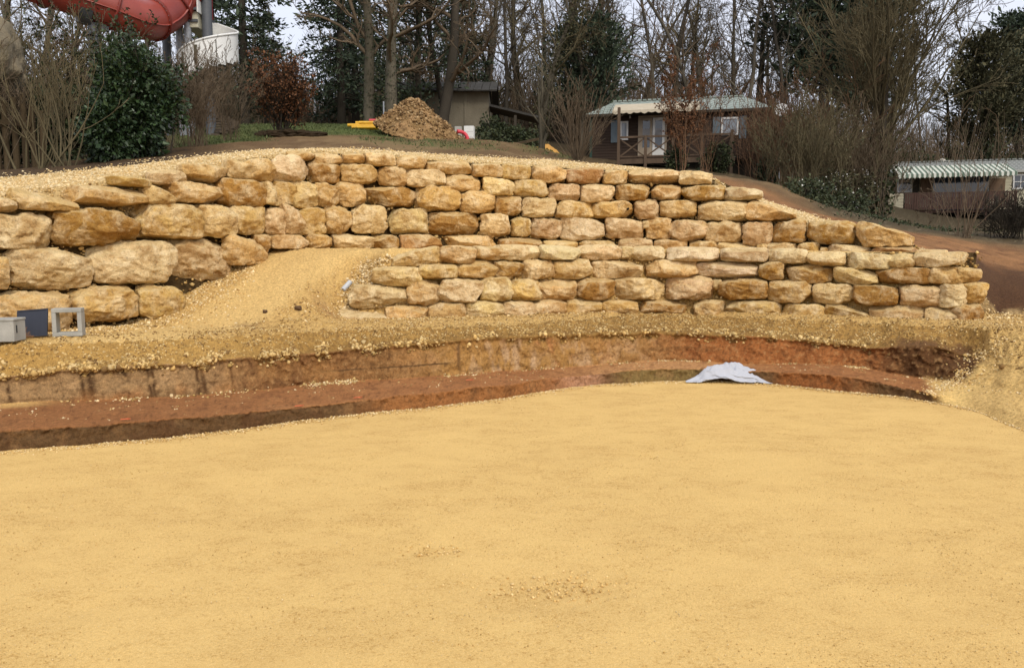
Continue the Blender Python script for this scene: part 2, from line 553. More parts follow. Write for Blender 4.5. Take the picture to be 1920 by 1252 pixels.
GY = GY - lip * (0.045 + 0.10 * np.maximum(0, n_md + 0.1) + 0.04 * n_hi) * (1 - 0.5 * sstep(1640, 1700, GPX))
GX = (GPX - W / 2) / F * GY / math.cos(PITCH)

# colours of the ground itself
def lay(base, mask, col):
    return base * (1 - mask[..., None]) + np.array(col) * mask[..., None]
sh = GX.shape
bx = lambda c, wd: np.exp(-((GPX - c) / wd) ** 2)
C_SAND = (0.60, 0.41, 0.155); C_GRAV = (0.36, 0.225, 0.070); C_CLAY = (0.30, 0.118, 0.038); C_BENCH = (0.315, 0.148, 0.056)
C_BROWN = (0.27, 0.148, 0.055); C_DARK = (0.085, 0.040, 0.016); C_GREY = (0.46, 0.33, 0.20); C_OCH = (0.36, 0.21, 0.065)
colr = np.zeros(sh + (3,)) + np.array(C_SAND)
# cut face
cut = np.zeros(sh + (3,)) + np.array(C_BROWN)
left = 1 - sstep(380, 520, GPX)
cut = lay(cut, left * 0.9, (0.30, 0.20, 0.098))
cut = lay(cut, left * sstep(0.05, 0.3, n_md) * 0.55, (0.42, 0.28, 0.14))
cut = lay(cut, left * sstep(0.10, 0.35, n_lay + 0.5 * n_md) * 0.4, (0.17, 0.095, 0.04))
for c_, w_c in ((8, 5), (150, 5), (165, 9), (232, 6), (276, 4), (283, 3), (367, 4), (378, 5), (432, 3), (452, 3), (470, 5), (495, 5), (520, 16), (545, 12)):
    cut = lay(cut, np.exp(-((GPX - c_ + 5 * n_md + 8 * (prof - 2.5)) / w_c) ** 2) * sstep(-0.35, 0.0, n_md + 0.4 * n_hi) * 0.95, (0.055, 0.028, 0.012))
cut = lay(cut, left * sstep(2.45, 2.05, prof) * sstep(-0.1, 0.25, n_lo) * 0.7, C_CLAY)
cut = lay(cut, sstep(760, 860, GPX) * (1 - sstep(1040, 1300, GPX)) * 0.8, C_OCH)
cut = lay(cut, bx(980, 130) * sstep(0.0, 0.3, fbm(q * np.array([7.0, 7.0, 1.6]) + 3, 4).reshape(sh)) * 0.8, C_GREY)
cut = lay(cut, bx(1110, 110) * sstep(-0.1, 0.2, n_md) * 0.55, C_GREY)
cut = lay(cut, bx(1000, 150) * sstep(0.08, 0.3, -n_str) * 0.6, (0.38, 0.17, 0.07))
redz = sstep(1190, 1330, GPX) * (1 - sstep(1640, 1720, GPX))
cut = lay(cut, redz * 0.9, C_CLAY)
cut = lay(cut, redz * sstep(0.0, 0.3, n_md) * 0.5, (0.21, 0.075, 0.025))
cut = lay(cut, sstep(1560, 1690, GPX + 120 * n_lo) * 0.92, C_DARK)
cut = lay(cut, sstep(1560, 1690, GPX) * sstep(0.1, 0.35, n_md) * 0.5, (0.17, 0.08, 0.033))
cut = lay(cut, bx(560, 130) * 0.75, (0.19, 0.09, 0.035))
cut = lay(cut, sstep(0.16, 0.36, n_hi) * 0.55, C_DARK)
cut = lay(cut, sstep(0.12, 0.30, -n_hi) * 0.35, (0.42, 0.27, 0.12))
cut = lay(cut, sstep(0.10, 0.28, n_lay + 0.25 * n_hi) * 0.35 * (GPX < 1350), (0.13, 0.072, 0.028))
cut = lay(cut, np.exp(-((prof - 2.34 - 0.05 * n_lo) / 0.018) ** 2) * sstep(560, 620, GPX) * (1 - sstep(830, 860, GPX)) * 0.9, (0.06, 0.035, 0.016))
cut = lay(cut, np.exp(-((GPX - 860 - 6 * n_md) / 3.0) ** 2) * 0.8, (0.09, 0.05, 0.022))
cut = lay(cut, sstep(0.05, 0.35, n_lo + 0.3 * n_md) * 0.35 * (GPX < 1250), (0.40, 0.22, 0.075))
cut = cut * np.array((0.90, 0.84, 0.78))
colr = np.where(((prof > 2.0) & (prof < 3.0))[..., None], cut, colr)
# lower step face
fc = np.zeros(sh + (3,)) + np.array((0.105, 0.058, 0.024))
fc = lay(fc, sstep(620, 760, GPX) * (1 - sstep(1060, 1150, GPX)) * 0.8, (0.30, 0.125, 0.04))
fc = lay(fc, bx(1090, 45) * 0.8, (0.40, 0.22, 0.13))
fc = lay(fc, sstep(1130, 1190, GPX) * (1 - sstep(1290, 1360, GPX)) * 0.85, (0.19, 0.13, 0.045))
fc = lay(fc, sstep(1440, 1480, GPX) * (1 - sstep(1600, 1660, GPX)) * 0.85, (0.27, 0.10, 0.03))
fc = lay(fc, sstep(0.05, 0.32, n_str) * 0.6, C_DARK)
fc = lay(fc, sstep(0.1, 0.4, n_md) * 0.35, (0.26, 0.14, 0.055))
fc = lay(fc, sstep(0.12, 0.34, n_hi) * 0.5, C_DARK)
colr = np.where((prof < 1.0)[..., None], fc, colr)
# bench
bn = np.zeros(sh + (3,)) + np.array(C_BENCH)
bn = lay(bn, sstep(0.0, 0.3, n_lo + 0.4 * n_md) * 0.6, (0.28, 0.125, 0.046))
bn = lay(bn, sstep(0.05, 0.4, n_lay) * 0.35, (0.38, 0.21, 0.09))
bn = lay(bn, sstep(980, 1180, GPX) * (1 - sstep(1320, 1480, GPX)) * 0.55, (0.50, 0.30, 0.13))
bn = bn * (1 - 0.12 * (1 - sstep(420, 760, GPX)))[..., None]
bn = lay(bn, sstep(0.1, 0.3, n_md) * 0.4, (0.36, 0.19, 0.076))
bn = lay(bn, sstep(0.05, 0.3, -n_md + 0.5 * n_hi) * 0.5, (0.17, 0.075, 0.03))
bn = lay(bn, (1 - sstep(200, 520, GPX)) * sstep(-0.1, 0.25, n_md) * 0.35, (0.20, 0.085, 0.035))
bn = lay(bn, sstep(0.25, 0.4, n_hi) * 0.5, C_DARK)
bn = lay(bn, bx(20, 60) * sstep(1.75, 1.9, prof) * 0.8, C_SAND)
bn = bn * np.array((0.95, 0.88, 0.82))
colr = np.where(((prof >= 1.0) & (prof <= 2.0))[..., None], bn, colr)
# gravelly slope above the cut, ragged lower edge
sl = np.zeros(sh + (3,)) + np.array(C_GRAV)
sl = lay(sl, sstep(-0.1, 0.3, n_md) * 0.6, (0.46, 0.30, 0.10))
sl = lay(sl, sstep(0.0, 0.25, n_hi) * 0.65, (0.17, 0.095, 0.032))
sl = lay(sl, sstep(3.5, 3.05, prof) * 0.45, (0.20, 0.115, 0.038))
sl = lay(sl, (1 - sstep(380, 620, GPX)) * 0.5, (0.52, 0.34, 0.11))
sl = sl * np.array((0.86, 0.80, 0.72))
e = sstep(2.86, 2.98, prof + 0.35 * n_md + 0.25 * n_hi + 0.12 * bx(1100, 260)) * (1 - 0.9 * sstep(1580, 1660, GPX) * (1 - sstep(2.9, 3.1, prof)))
colr = np.where(((prof > 2.0) & (prof < 3.0))[..., None], lay(colr, e, (0, 0, 0)) + sl * e[..., None], colr)
dk = sstep(1640, 1700, GPX + 60 * n_lo) * (1 - sstep(1815, 1850, GPX + 20 * n_md)) * (1 - sstep(3.05, 3.45, prof + 0.5 * n_md))
sl = lay(sl, dk * 0.9, (0.12, 0.06, 0.026))
colr = np.where(((prof >= 3.0) & (prof < 4.0))[..., None], sl, colr)
# shelf, ramp and path
ps = np.zeros(sh + (3,)) + np.array((0.54, 0.365, 0.14))
onpath = sstep(1.55, 1.7, GZ)
ramp_c = np.exp(-((GX + 3.45 - 0.36 * (GY - 10.9)) / 0.62) ** 2) * (GX < -1.4)
rubble = (1 - onpath) * (1 - sstep(0.25, 0.6, ramp_c))
ps = lay(ps, rubble * (0.55 + 0.45 * sstep(-0.2, 0.3, n_md)), (0.44, 0.275, 0.09))
ps = lay(ps, rubble * sstep(0.05, 0.35, n_hi) * 0.5, (0.24, 0.135, 0.05))
ps = lay(ps, np.exp(-(((GPX - 470) / 45) ** 2)) * np.exp(-(((GY - 9.75) / 0.14) ** 2)) * sstep(-0.1, 0.2, n_md) * 0.7, (0.13, 0.07, 0.035))
ps = lay(ps, np.exp(-(((GPX - 615) / 25) ** 2)) * np.exp(-(((GY - 10.7) / 0.2) ** 2)) * 0.5, (0.25, 0.13, 0.06))
colr = np.where((prof >= 4.0)[..., None], ps, colr)
right_sand = sstep(1738, 1775, GPX + 18 * n_md + 14 * (prof - 1)) * (1 - sstep(1.75, 2.15, prof + 0.3 * n_md - sstep(1800, 1850, GPX) * 0.8))
colr = lay(colr, right_sand, (0.58, 0.395, 0.145))
rs2 = sstep(1815, 1855, GPX + 22 * n_md - 10 * (prof - 2)) * (prof < 4)
colr = lay(colr, rs2 * 0.9, (0.54, 0.36, 0.132))
colr = lay(colr, rs2 * sstep(0.05, 0.3, n_hi) * 0.5, (0.32, 0.19, 0.06))
verts = np.stack([GX, GY, GZ], -1)
fa = grid_faces(NU, NV)
jrow = fa[:, 0] % NV
JS = sum(NR[:5])
def submesh(name, faces):
    u, inv = np.unique(faces, return_inverse=True)
    return mesh_from(name, verts.reshape(-1, 3)[u], inv.reshape(faces.shape), colr.reshape(-1, 3)[u])
bank = link('excavated_bank', submesh('excavated_bank', fa[jrow < JS]), MAT['ground'])
tag(bank, 'dug bank of red clay with a flat bench and gravelly lip', None, None, 'structure')
shelf = link('sand_path', submesh('sand_path', fa[jrow >= JS]), MAT['ground'])
tag(shelf, 'sandy shelf and ramp climbing between the two stone walls', None, None, 'structure')

# ---- hillside behind the upper wall: thin plate spline through points read off the slope
HP = []
for px, py, Y in ((20, 322, 11.3), (20, 317, 14), (200, 306, 14.5), (100, 296, 22), (300, 284, 16), (400, 270, 20), (500, 262, 20), (450, 240, 27), (300, 262, 24),
                  (560, 240, 28), (640, 243, 27), (700, 236, 31), (740, 262, 24), (850, 263, 25), (900, 264, 24), (950, 266, 24.5), (600, 272, 16.5), (800, 284, 16.5), (1000, 293, 17),
                  (880, 258, 31), (1015, 277, 24), (1060, 299, 20), (1130, 313, 19), (1200, 322, 19), (1300, 335, 18.5), (1160, 316, 34), (1372, 323, 32), (1280, 332, 25), (1300, 305, 41),
                  (1130, 316, 26), (1200, 321, 30), (1250, 324, 22), (1320, 331, 27), (1100, 308, 23), (1070, 302, 26), (1370, 331, 20), (1450, 342, 24), (1480, 385, 17), (1540, 402, 17.5), (1600, 402, 22), (1650, 424, 30), (1700, 421, 36), (1900, 421, 38), (1800, 420, 39), (1800, 440, 22), (1720, 438, 15),
                  (1850, 466, 14), (1920, 476, 14), (1920, 440, 20), (1800, 390, 50), (1500, 320, 45), (1400, 300, 55), (800, 250, 42), (500, 235, 45), (0, 270, 40), (-300, 300, 25),
                  (-300, 340, 12), (2300, 430, 25), (2300, 480, 14), (2300, 390, 50)):
    HP.append(P(px, py, Y))
for X, Y, z in ((-60, 70, 12.5), (-20, 75, 13.5), (20, 75, 12), (50, 70, 7.5), (80, 60, 5), (-60, 30, 7), (0, 100, 16), (-70, 110, 16), (70, 110, 10), (60, 30, 3)):
    HP.append(np.array((X, Y, z)))
for px in (0, 150, 350, 520, 700, 900, 1100, 1300, 1400, 1500, 1600, 1690):
    Yw = float(up_y(px)) + 0.25
    HP.append(P(px, float(top_py(px)) - 2, Yw))
HP = np.array(HP)
def tps_fit(pts):
    n = len(pts)
    d = np.linalg.norm(pts[:, None, :2] - pts[None, :, :2], axis=-1)
    K = np.where(d > 0, d * d * np.log(d + 1e-9), 0) + np.eye(n) * 0.6
    A = np.zeros((n + 3, n + 3))
    A[:n, :n] = K; A[:n, n] = 1; A[:n, n + 1:] = pts[:, :2]; A[n, :n] = 1; A[n + 1:, :n] = pts[:, :2].T
    return np.linalg.solve(A, np.concatenate([pts[:, 2], np.zeros(3)]))
TPSW = tps_fit(HP)
def tps(x, y):
    x = np.atleast_1d(np.asarray(x, float)); y = np.atleast_1d(np.asarray(y, float))
    out = TPSW[-3] + TPSW[-2] * x + TPSW[-1] * y
    for k in range(len(HP)):
        d = np.hypot(x - HP[k, 0], y - HP[k, 1])
        out = out + TPSW[k] * np.where(d > 0, d * d * np.log(d + 1e-9), 0)
    return out

HK = math.cos(PITCH) + math.sin(PITCH) * (H / 2 - 300) / F       # columns of the hillside are read at about row 300
def front_edge(px):
    """front edge of the hillside: on top of the upper wall, then behind the end of the lower wall"""
    Yf = up_y(px) + 0.29
    zt = zpix(top_py(px), Yf)
    Yf = Yf + np.clip(BATTER * (zt - 1.75), -0.05, 0.3) * (1 - sstep(1690, 1720, px))
    zt = zpix(top_py(px), Yf) - 0.02
    zr = np.interp(px, [1690, 1720, 1790, 1825, 1860, 1890, 1950, 2700], [1.95, 1.78, 1.66, 1.5, 1.0, 0.78, 0.74, 0.74])
    w = sstep(1680, 1712, px)
    return Yf, zt * (1 - w) + zr * w

def hill_z(x, y):
    x = np.atleast_1d(np.asarray(x, float)); y = np.atleast_1d(np.asarray(y, float))
    px = np.clip(x / y * F * HK + W / 2, -700, 2700)
    Yf, zf = front_edge(px)
    xf = (px - W / 2) / F * Yf / HK
    z = tps(x, y)
    z0 = tps(xf, Yf)
    k = np.exp(-np.maximum(y - Yf, 0) / 1.1)
    qq = np.stack([x, y, 0 * x], 1)
    far = sstep(0.3, 2.5, y - Yf)
    return z + (zf - z0) * k + far * (0.10 * fbm(qq * 0.5, 3) + 0.04 * fbm(qq * 2.3, 3)) + 0.012 * fbm(qq * 9, 2)

HPX = np.concatenate([np.linspace(-700, -40, 40, endpoint=False), np.linspace(-40, 1960, 520), np.linspace(1960, 2700, 41)[1:]])
sv = np.concatenate([np.linspace(0, 0.12, 50, endpoint=False), np.linspace(0.12, 1, 110)])
YF, ZF = front_edge(HPX)
HY = YF[:, None] + (sv[None, :] ** 1.6) * (105 - YF[:, None])
HX = (HPX[:, None] - W / 2) / F * HY / HK
HZ = hill_z(HX.ravel(), HY.ravel()).reshape(HX.shape)
dF = HY - YF[:, None]
PXg = np.repeat(HPX[:, None], len(sv), 1)
qh = np.stack([HX.ravel(), HY.ravel(), HZ.ravel()], 1)
h1 = fbm(qh * 0.55, 4).reshape(HX.shape); h2 = fbm(qh * 2.4, 4).reshape(HX.shape); h3 = fbm(qh * 8, 3).reshape(HX.shape)
GW = np.interp(HPX, [-700, 0, 100, 220, 350, 500, 700, 1000, 1250, 1340, 1420, 1500, 1540, 1600, 1700, 1712], [1.2, 1.25, 1.25, 1.2, 1.15, 1.15, 1.2, 1.3, 1.6, 1.6, 1.5, 1.35, 0.8, 0.45, 0.3, 0.0])
gravel_mask = 1 - sstep(-0.10, 0.10, dF - GW[:, None] + 0.22 * h2 + 0.1 * h3)
hc = np.zeros(HX.shape + (3,)) + np.array((0.115, 0.070, 0.032))          # brown worked soil
hc = lay(hc, sstep(-0.1, 0.3, h2) * 0.6, (0.19, 0.125, 0.06))
hc = lay(hc, sstep(0.0, 0.3, h1) * 0.5 * (PXg > 560), (0.23, 0.155, 0.075))
hc = lay(hc, (1 - sstep(330, 480, PXg)) * 0.8, (0.045, 0.028, 0.014))
bandY = lambda c, wd: np.exp(-((HY - c) / wd) ** 2)
lawn = sstep(440, 500, PXg) * (1 - sstep(700, 780, PXg)) * sstep(23.5, 25.5, HY + 2.0 * h1) * (1 - sstep(40, 46, HY))
lawn = np.maximum(lawn, sstep(300, 360, PXg) * (1 - sstep(470, 520, PXg)) * sstep(17.5, 20, HY + 2 * h1) * (1 - sstep(34, 40, HY)) * 0.9)
lawn = np.maximum(lawn, sstep(640, 720, PXg) * (1 - sstep(880, 980, PXg)) * bandY(21, 2.8) * sstep(-0.25, 0.2, h2) * 0.6)
lawn = np.maximum(lawn, sstep(940, 1000, PXg) * (1 - sstep(1060, 1100, PXg)) * bandY(23.5, 2.0) * sstep(-0.2, 0.2, h2) * 0.6)
hc = lay(hc, lawn, (0.070, 0.090, 0.024))
hc = lay(hc, lawn * sstep(0.0, 0.3, h3) * 0.5, (0.11, 0.115, 0.04))
redb = sstep(1300, 1370, PXg) * (1 - sstep(-0.9, 0.9, dF - np.interp(PXg, [1300, 1420, 1560, 1700, 1800, 1920, 2700], [5.0, 5.0, 3.4, 3.6, 3.6, 3.4, 5]) + 1.0 * h1))
hc = lay(hc, redb, (0.215, 0.108, 0.045))
hc = lay(hc, redb * sstep(0.0, 0.3, h2 + 0.4 * h3) * 0.75, (0.115, 0.052, 0.022))
hc = lay(hc, redb * sstep(0.05, 0.3, -h2) * 0.6, (0.30, 0.15, 0.06))
hc = lay(hc, redb * sstep(1820, 1850, PXg) * (1 - sstep(1.0, 1.6, dF + 0.6 * h2)) * 0.9, (0.06, 0.030, 0.015))
litter = np.maximum(sstep(1500, 1560, PXg) * sstep(4.0, 5.5, dF + 1.0 * h1), sstep(1000, 1200, PXg) * sstep(8, 12, dF))
hc = lay(hc, litter * 0.9, (0.060, 0.046, 0.024))
hc = lay(hc, litter * sstep(0.1, 0.3, h3) * 0.6, (0.15, 0.12, 0.07))
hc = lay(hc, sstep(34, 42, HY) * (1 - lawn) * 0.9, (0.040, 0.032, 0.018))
hc = lay(hc, gravel_mask, (0.50, 0.36, 0.165))
hc = lay(hc, gravel_mask * sstep(0.05, 0.35, h3) * 0.4, (0.40, 0.26, 0.10))
hc = lay(hc, gravel_mask * (1 - sstep(-40, 90, PXg)) * sstep(-0.1, 0.15, h2) * sstep(0.7, 1.4, dF) * 0.8, (0.06, 0.035, 0.016))
hc[:, 0] = (0.07, 0.045, 0.02)
HX[:, 0] = HX[:, 1]; HY[:, 0] = HY[:, 1] - 0.004; HZ[:, 0] = HZ[:, 1] - 0.7      # skirt down behind the stones
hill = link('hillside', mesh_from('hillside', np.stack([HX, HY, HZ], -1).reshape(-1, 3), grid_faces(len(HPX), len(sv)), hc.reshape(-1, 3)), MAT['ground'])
tag(hill, 'rising hillside of brown soil, grass and leaf litter behind the walls', None, None, 'structure')

# ------------------------------------------------------------------ the two dry stone walls
# stones read from four enlarged views: view, x0, y0, x1, y1, tone, slope of the top (+ falls to the right)
VIEW = {1: (0, 260, 480 / 1581), 2: (420, 260, 480 / 1581), 3: (860, 260, 480 / 1581), 4: (1300, 300, 600 / 1920), 5: (0, 0, 1.0)}
UPPER = '''
1 700 235 955 290 m .2|1 955 190 1170 285 p -.15|1 1170 160 1440 262 m|2 45 130 240 245 p .35|2 170 118 345 268 m -.2|2 320 95 537 268 P
2 430 75 580 128 m|2 575 85 745 160 m .2|2 745 90 875 150 m|2 875 85 1075 165 p|2 1070 98 1262 192 m|2 1265 130 1545 215 m
1 -60 360 112 450 p|1 75 310 500 440 m .6|1 460 290 940 415 m|1 915 285 1105 412 p .6|1 1070 262 1410 400 m .2|2 0 245 272 428 d
1 -30 450 362 695 p|1 345 425 895 668 d .15|1 880 398 1268 622 m|1 1240 405 1470 610 p|1 -40 730 62 930 m|1 60 668 622 945 p .15
1 590 622 1128 905 P|1 1075 612 1480 885 p .2|2 20 595 265 785 m .3|1 -30 940 475 1215 m|1 475 910 885 1135 m|1 880 895 1190 1110 m .3
2 537 128 732 272 d .2|2 728 150 960 275 m|2 963 168 1135 290 m|2 1135 188 1372 297 p|2 1370 218 1605 325 m
2 255 265 328 405 p|2 328 262 462 415 m|2 430 252 600 430 p|2 580 272 715 425 m .2|2 700 262 888 418 m|2 878 287 1198 418 d|2 1195 285 1470 445 m .15
2 70 415 300 592 m|2 285 425 415 598 p|2 375 400 500 590 p .4|2 465 420 638 598 m|2 630 415 795 595 m|2 790 405 1012 588 p|2 1028 425 1295 592 p|2 1280 445 1590 597 d
2 220 590 318 705 d|2 315 592 530 680 g|2 530 590 680 680 m|2 682 585 942 680 p .3|2 915 592 1082 680 d|2 1098 590 1355 685 r|2 1380 595 1695 685 m
3 92 155 272 235 m|3 272 158 455 252 m|3 458 165 668 270 m|3 668 175 900 278 r|3 893 192 1045 278 m|3 1045 185 1370 272 p|3 1360 195 1565 282 p .2
3 155 237 348 350 p .2|3 350 250 562 362 m|3 565 275 755 380 g|3 755 278 965 398 p|3 972 280 1182 378 d|3 1190 285 1372 375 m|3 1370 285 1640 380 d
3 20 322 230 458 m|3 232 352 397 472 d|3 397 362 610 485 p|3 608 380 835 495 m|3 825 383 1080 490 m -.2|3 1085 370 1242 495 g|3 1242 380 1468 490 m|4 20 240 325 370 p
3 142 460 332 610 p|3 335 482 452 605 m|3 455 487 642 620 g|3 637 475 908 632 P .15|3 910 487 1148 620 g .2|3 1140 508 1172 552 p|3 1155 485 1320 620 m|3 1300 500 1535 630 g
3 258 612 518 690 d|3 530 628 740 690 m|3 750 630 975 690 m|3 990 615 1200 690 g|3 1205 625 1410 690 m|3 1425 632 1590 690 m
4 175 155 410 238 P .3|4 305 235 605 362 m .75|4 60 365 290 497 g|4 288 362 470 518 g|4 462 355 668 497 d -.2|4 672 362 953 508 d|4 952 365 1292 525 m .55
4 0 487 128 560 m|4 130 487 370 560 p .3|4 380 505 440 560 m|4 435 495 610 565 p|4 612 495 740 570 m|4 745 525 800 580 d|4 790 505 1050 595 p .3|4 1052 525 1325 590 r|4 1330 538 1510 600 p'''
LOWER = '''
2 1040 665 1350 797 m -.45|2 1340 660 1560 770 m|3 108 663 328 747 m .2|3 260 655 518 752 P|3 510 657 770 748 P .2|3 770 655 1022 750 p|3 1012 665 1095 750 p|3 1088 662 1287 750 P|3 1287 668 1612 755 P
4 162 525 450 615 P|4 448 530 680 620 P|4 680 550 908 635 P|4 915 553 1190 655 P .2|4 1165 560 1328 648 p|4 1320 555 1605 640 P|4 1585 550 1668 628 p
2 915 790 1228 912 p|2 1205 775 1445 870 m|3 -10 750 262 862 m|3 245 752 425 868 d .2|3 418 748 600 872 p|3 590 740 842 870 m|3 840 752 1160 865 p|3 1165 748 1485 862 m|4 5 610 395 708 P
4 388 612 540 718 d|4 545 628 830 743 d|4 832 643 1100 748 p .35|4 1085 645 1430 745 d|4 1420 640 1640 748 m|4 1610 640 1742 740 m .2
2 770 905 1143 1055 P|2 1130 875 1335 1032 m|2 1310 865 1605 1018 p|3 145 855 350 1008 p|3 340 868 512 1005 m|3 500 865 742 1012 m|3 742 860 985 998 d|3 978 855 1298 998 p .2|3 1282 850 1580 998 g
4 118 720 168 780 p|4 148 712 450 843 d|4 440 722 708 860 m|4 705 740 950 868 p|4 945 745 1228 875 d .2|4 1215 750 1505 888 g|4 1495 745 1662 888 P|4 1650 735 1760 860 m
2 600 1060 1005 1160 P .2|2 1000 1035 1265 1150 m|2 1265 1015 1500 1135 m|3 45 1003 295 1120 p|3 285 1005 470 1110 p|3 470 992 665 1095 m|3 665 993 900 1095 m|3 900 1000 1120 1095 m|3 1128 993 1415 1095 d|4 0 840 188 955 m
4 188 845 528 965 m|4 528 865 788 970 m|4 785 865 1055 985 d .5|4 1040 870 1408 990 g|4 1395 888 1615 1002 g .2|4 1570 865 1742 1012 d'''
TONE = {'P': (0.82, 0.64, 0.36), 'p': (0.77, 0.56, 0.27), 'm': (0.685, 0.445, 0.165), 'd': (0.43, 0.235, 0.062), 'r': (0.49, 0.26, 0.10), 'g': (0.65, 0.445, 0.22)}
# the upper wall runs on past the left edge of the picture
_r = random.Random(3)
for _k in range(4):
    _x = -60
    while _x > -430:
        _w = _r.uniform(70, 120)
        _t0 = float(np.interp(_x - _w / 2, TOP_PX, TOP_PY)) + 6
        _b0 = 642 + 0.06 * (-_x)
        _y0, _y1 = _t0 + (_b0 - _t0) * _k / 4, _t0 + (_b0 - _t0) * (_k + 1) / 4
        UPPER += '|5 %d %d %d %d %s' % (_x - _w, _y0, _x, _y1, _r.choice('pmmPd'))
        _x -= _w

def cube_dirs(n):
    """points of a cube surface split n by n per face, welded"""
    idx, vs_, fs = {}, [], []
    ax = np.tan(np.linspace(-1, 1, n + 1) * math.pi / 4 * 0.92) / math.tan(math.pi / 4 * 0.92)
    for a in range(3):
        for s in (-1, 1):
            g = np.zeros((n + 1, n + 1), int)
            for i in range(n + 1):
                for j in range(n + 1):
                    p = [0, 0, 0]
                    p[a] = s; p[(a + 1) % 3] = ax[i]; p[(a + 2) % 3] = ax[j]
                    k = tuple(round(c, 5) for c in p)
                    if k not in idx:
                        idx[k] = len(vs_); vs_.append(p)
                    g[i, j] = idx[k]
            for i in range(n):
                for j in range(n):
                    f = (g[i, j], g[i + 1, j], g[i + 1, j + 1], g[i, j + 1])
                    fs.append(f if s > 0 else f[::-1])
    return np.array(vs_, float), np.array(fs, np.int32)
CUBE = {n: cube_dirs(n) for n in (8, 15, 20, 26)}

def rock_shape(rs, res, wx, ty, hz, taper=0.0, boxy=6.2, rough=1.0):
    d, f = CUBE[res]
    n = rs.uniform(4.5, 8.0)
    r2 = (np.abs(d[:, 0]) ** n + np.abs(d[:, 2]) ** n) ** (1 / n)
    m2 = rs.uniform(3.0, 4.6)
    p = d / ((r2 ** m2 + np.abs(d[:, 1]) ** m2) ** (1 / m2))[:, None]
    for k in range(rs.randint(9, 13)):
        nv = rs.normal(size=3)
        nv[1] = -abs(nv[1]) * 0.8 - 0.15 if k < 9 else nv[1]       # most of the breaks are on the face we see
        nv /= np.linalg.norm(nv)
        s = p @ nv
        lim = s.max() * (rs.uniform(0.70, 0.93) if abs(nv[1]) > 0.45 else rs.uniform(0.80, 0.95))
        p = p - np.outer(np.maximum(s - lim, 0) * 0.97, nv)
    if taper:
        t = (p[:, 0] + 1) / 2 if taper > 0 else (1 - p[:, 0]) / 2
        zz = (p[:, 2] + 1) / 2
        p[:, 2] = zz * (1 - abs(taper) * t) * 2 - 1
    p = p * np.array((wx / 2, ty / 2, hz / 2))
    off = rs.uniform(-50, 50, 3)
    m = min(wx, hz)
    dirn = p / np.maximum(np.linalg.norm(p, axis=1), 1e-6)[:, None]
    a = fbm(p * (1.5 / m) + off, 3)
    b = fbm(p * np.array((6, 6, 8)) + off + 9, 4)
    rid = 1 - np.abs(fbm(p * np.array((4.5, 4.5, 7.5)) + off + 31, 3)) * 2.2
    p = p + dirn * ((0.045 * m * a + 0.065 * m * b + 0.08 * m * (rid - 0.6)) * rough)[:, None]
    ext = p.max(0) - p.min(0)
    cen = (p.max(0) + p.min(0)) / 2
    p = (p - cen) * np.array((wx / ext[0], ty / ext[1], hz / ext[2]))
    return p, f

def build_wall(name, label, data, depth, zref, seed, n_small=0):
    root = thing(name, label, 'stone wall')
    rs = np.random.RandomState(seed)
    out = []
    for item in data.replace('\n', '|').split('|'):
        a = item.split()
        if not a: continue
        ox, oy, s = VIEW[int(a[0])]
        x0, y0, x1, y1 = [float(c) for c in a[1:5]]
        x0, x1 = ox + x0 * s, ox + x1 * s
        y0, y1 = oy + y0 * s, oy + y1 * s
        x0 -= 1.5; x1 += 1.5; y0 -= 0.9; y1 += 1.3
        taper = float(a[6]) if len(a) > 6 else 0.0
        cx, cy = (x0 + x1) / 2, (y0 + y1) / 2
        Yc = float(depth(cx))
        z = zpix(cy, Yc)
        lean = BATTER * (z - zref)
        Ya, Yb = float(depth(x0)) + lean, float(depth(x1)) + lean
        pa, pb = np.array((xpix(x0, cy, Ya), Ya)), np.array((xpix(x1, cy, Yb), Yb))
        Yc = (Ya + Yb) / 2
        wx = float(np.hypot(*(pb - pa)))
        hz = float(zpix(y0, Yc) - zpix(y1, Yc))
        ang = math.atan2(pb[1] - pa[1], pb[0] - pa[0])
        ty = min(max(0.34, 0.55 * wx), 0.62)
        res = 26 if (x1 - x0) > 95 else (20 if (x1 - x0) > 25 else 8)
        p, f = rock_shape(rs, res, wx * 0.995, ty, hz * 1.0, taper)
        out_ = rs.uniform(-0.05, 0.045)
        cen = np.array(((pa[0] + pb[0]) / 2, Yc, zpix(cy, Yc)))
        nrm = np.array((-math.sin(ang), math.cos(ang), 0))
        cen = cen + nrm * (ty / 2 - 0.05 + out_)
        me = mesh_from('stone', p, f, smooth=False)
        o = link('stone', me, MAT['stone'], root, cen)
        o.rotation_euler = (rs.uniform(-0.05, 0.05), rs.uniform(-0.015, 0.015), ang + rs.uniform(-0.05, 0.05))
        c = np.array(TONE[a[5]]) * rs.uniform(0.90, 1.08) * np.array((1, rs.uniform(0.96, 1.04), rs.uniform(0.9, 1.12)))
        o.color = (*c, 1)
        out.append((o, x0, y0, x1, y1))
    return root, out

up_root, up_st = build_wall('upper_retaining_wall', 'tall curved upper retaining wall of stacked ochre limestone boulders below the gravel strip', UPPER, up_y, 1.75, 11)
lo_root, lo_st = build_wall('lower_retaining_wall', 'low curved front retaining wall of flat capped ochre boulders beside the sandy ramp', LOWER, lo_y, 0.75, 23)
# drilled hole in one stone of the upper wall
for (o, x0, y0, x1, y1) in up_st:
    if abs(x0 - (860 + 825 * 480 / 1581)) < 4 and abs(y0 - (260 + 383 * 480 / 1581)) < 4:
        mb = MB(); mb.tube((0.27, -0.23, 0.0), (0.27, -0.16, 0.0), 0.021, n=14)
        h = mb.build('drill_hole', m_plain('hole_dark', (0.012, 0.009, 0.006), rough=1.0), o)

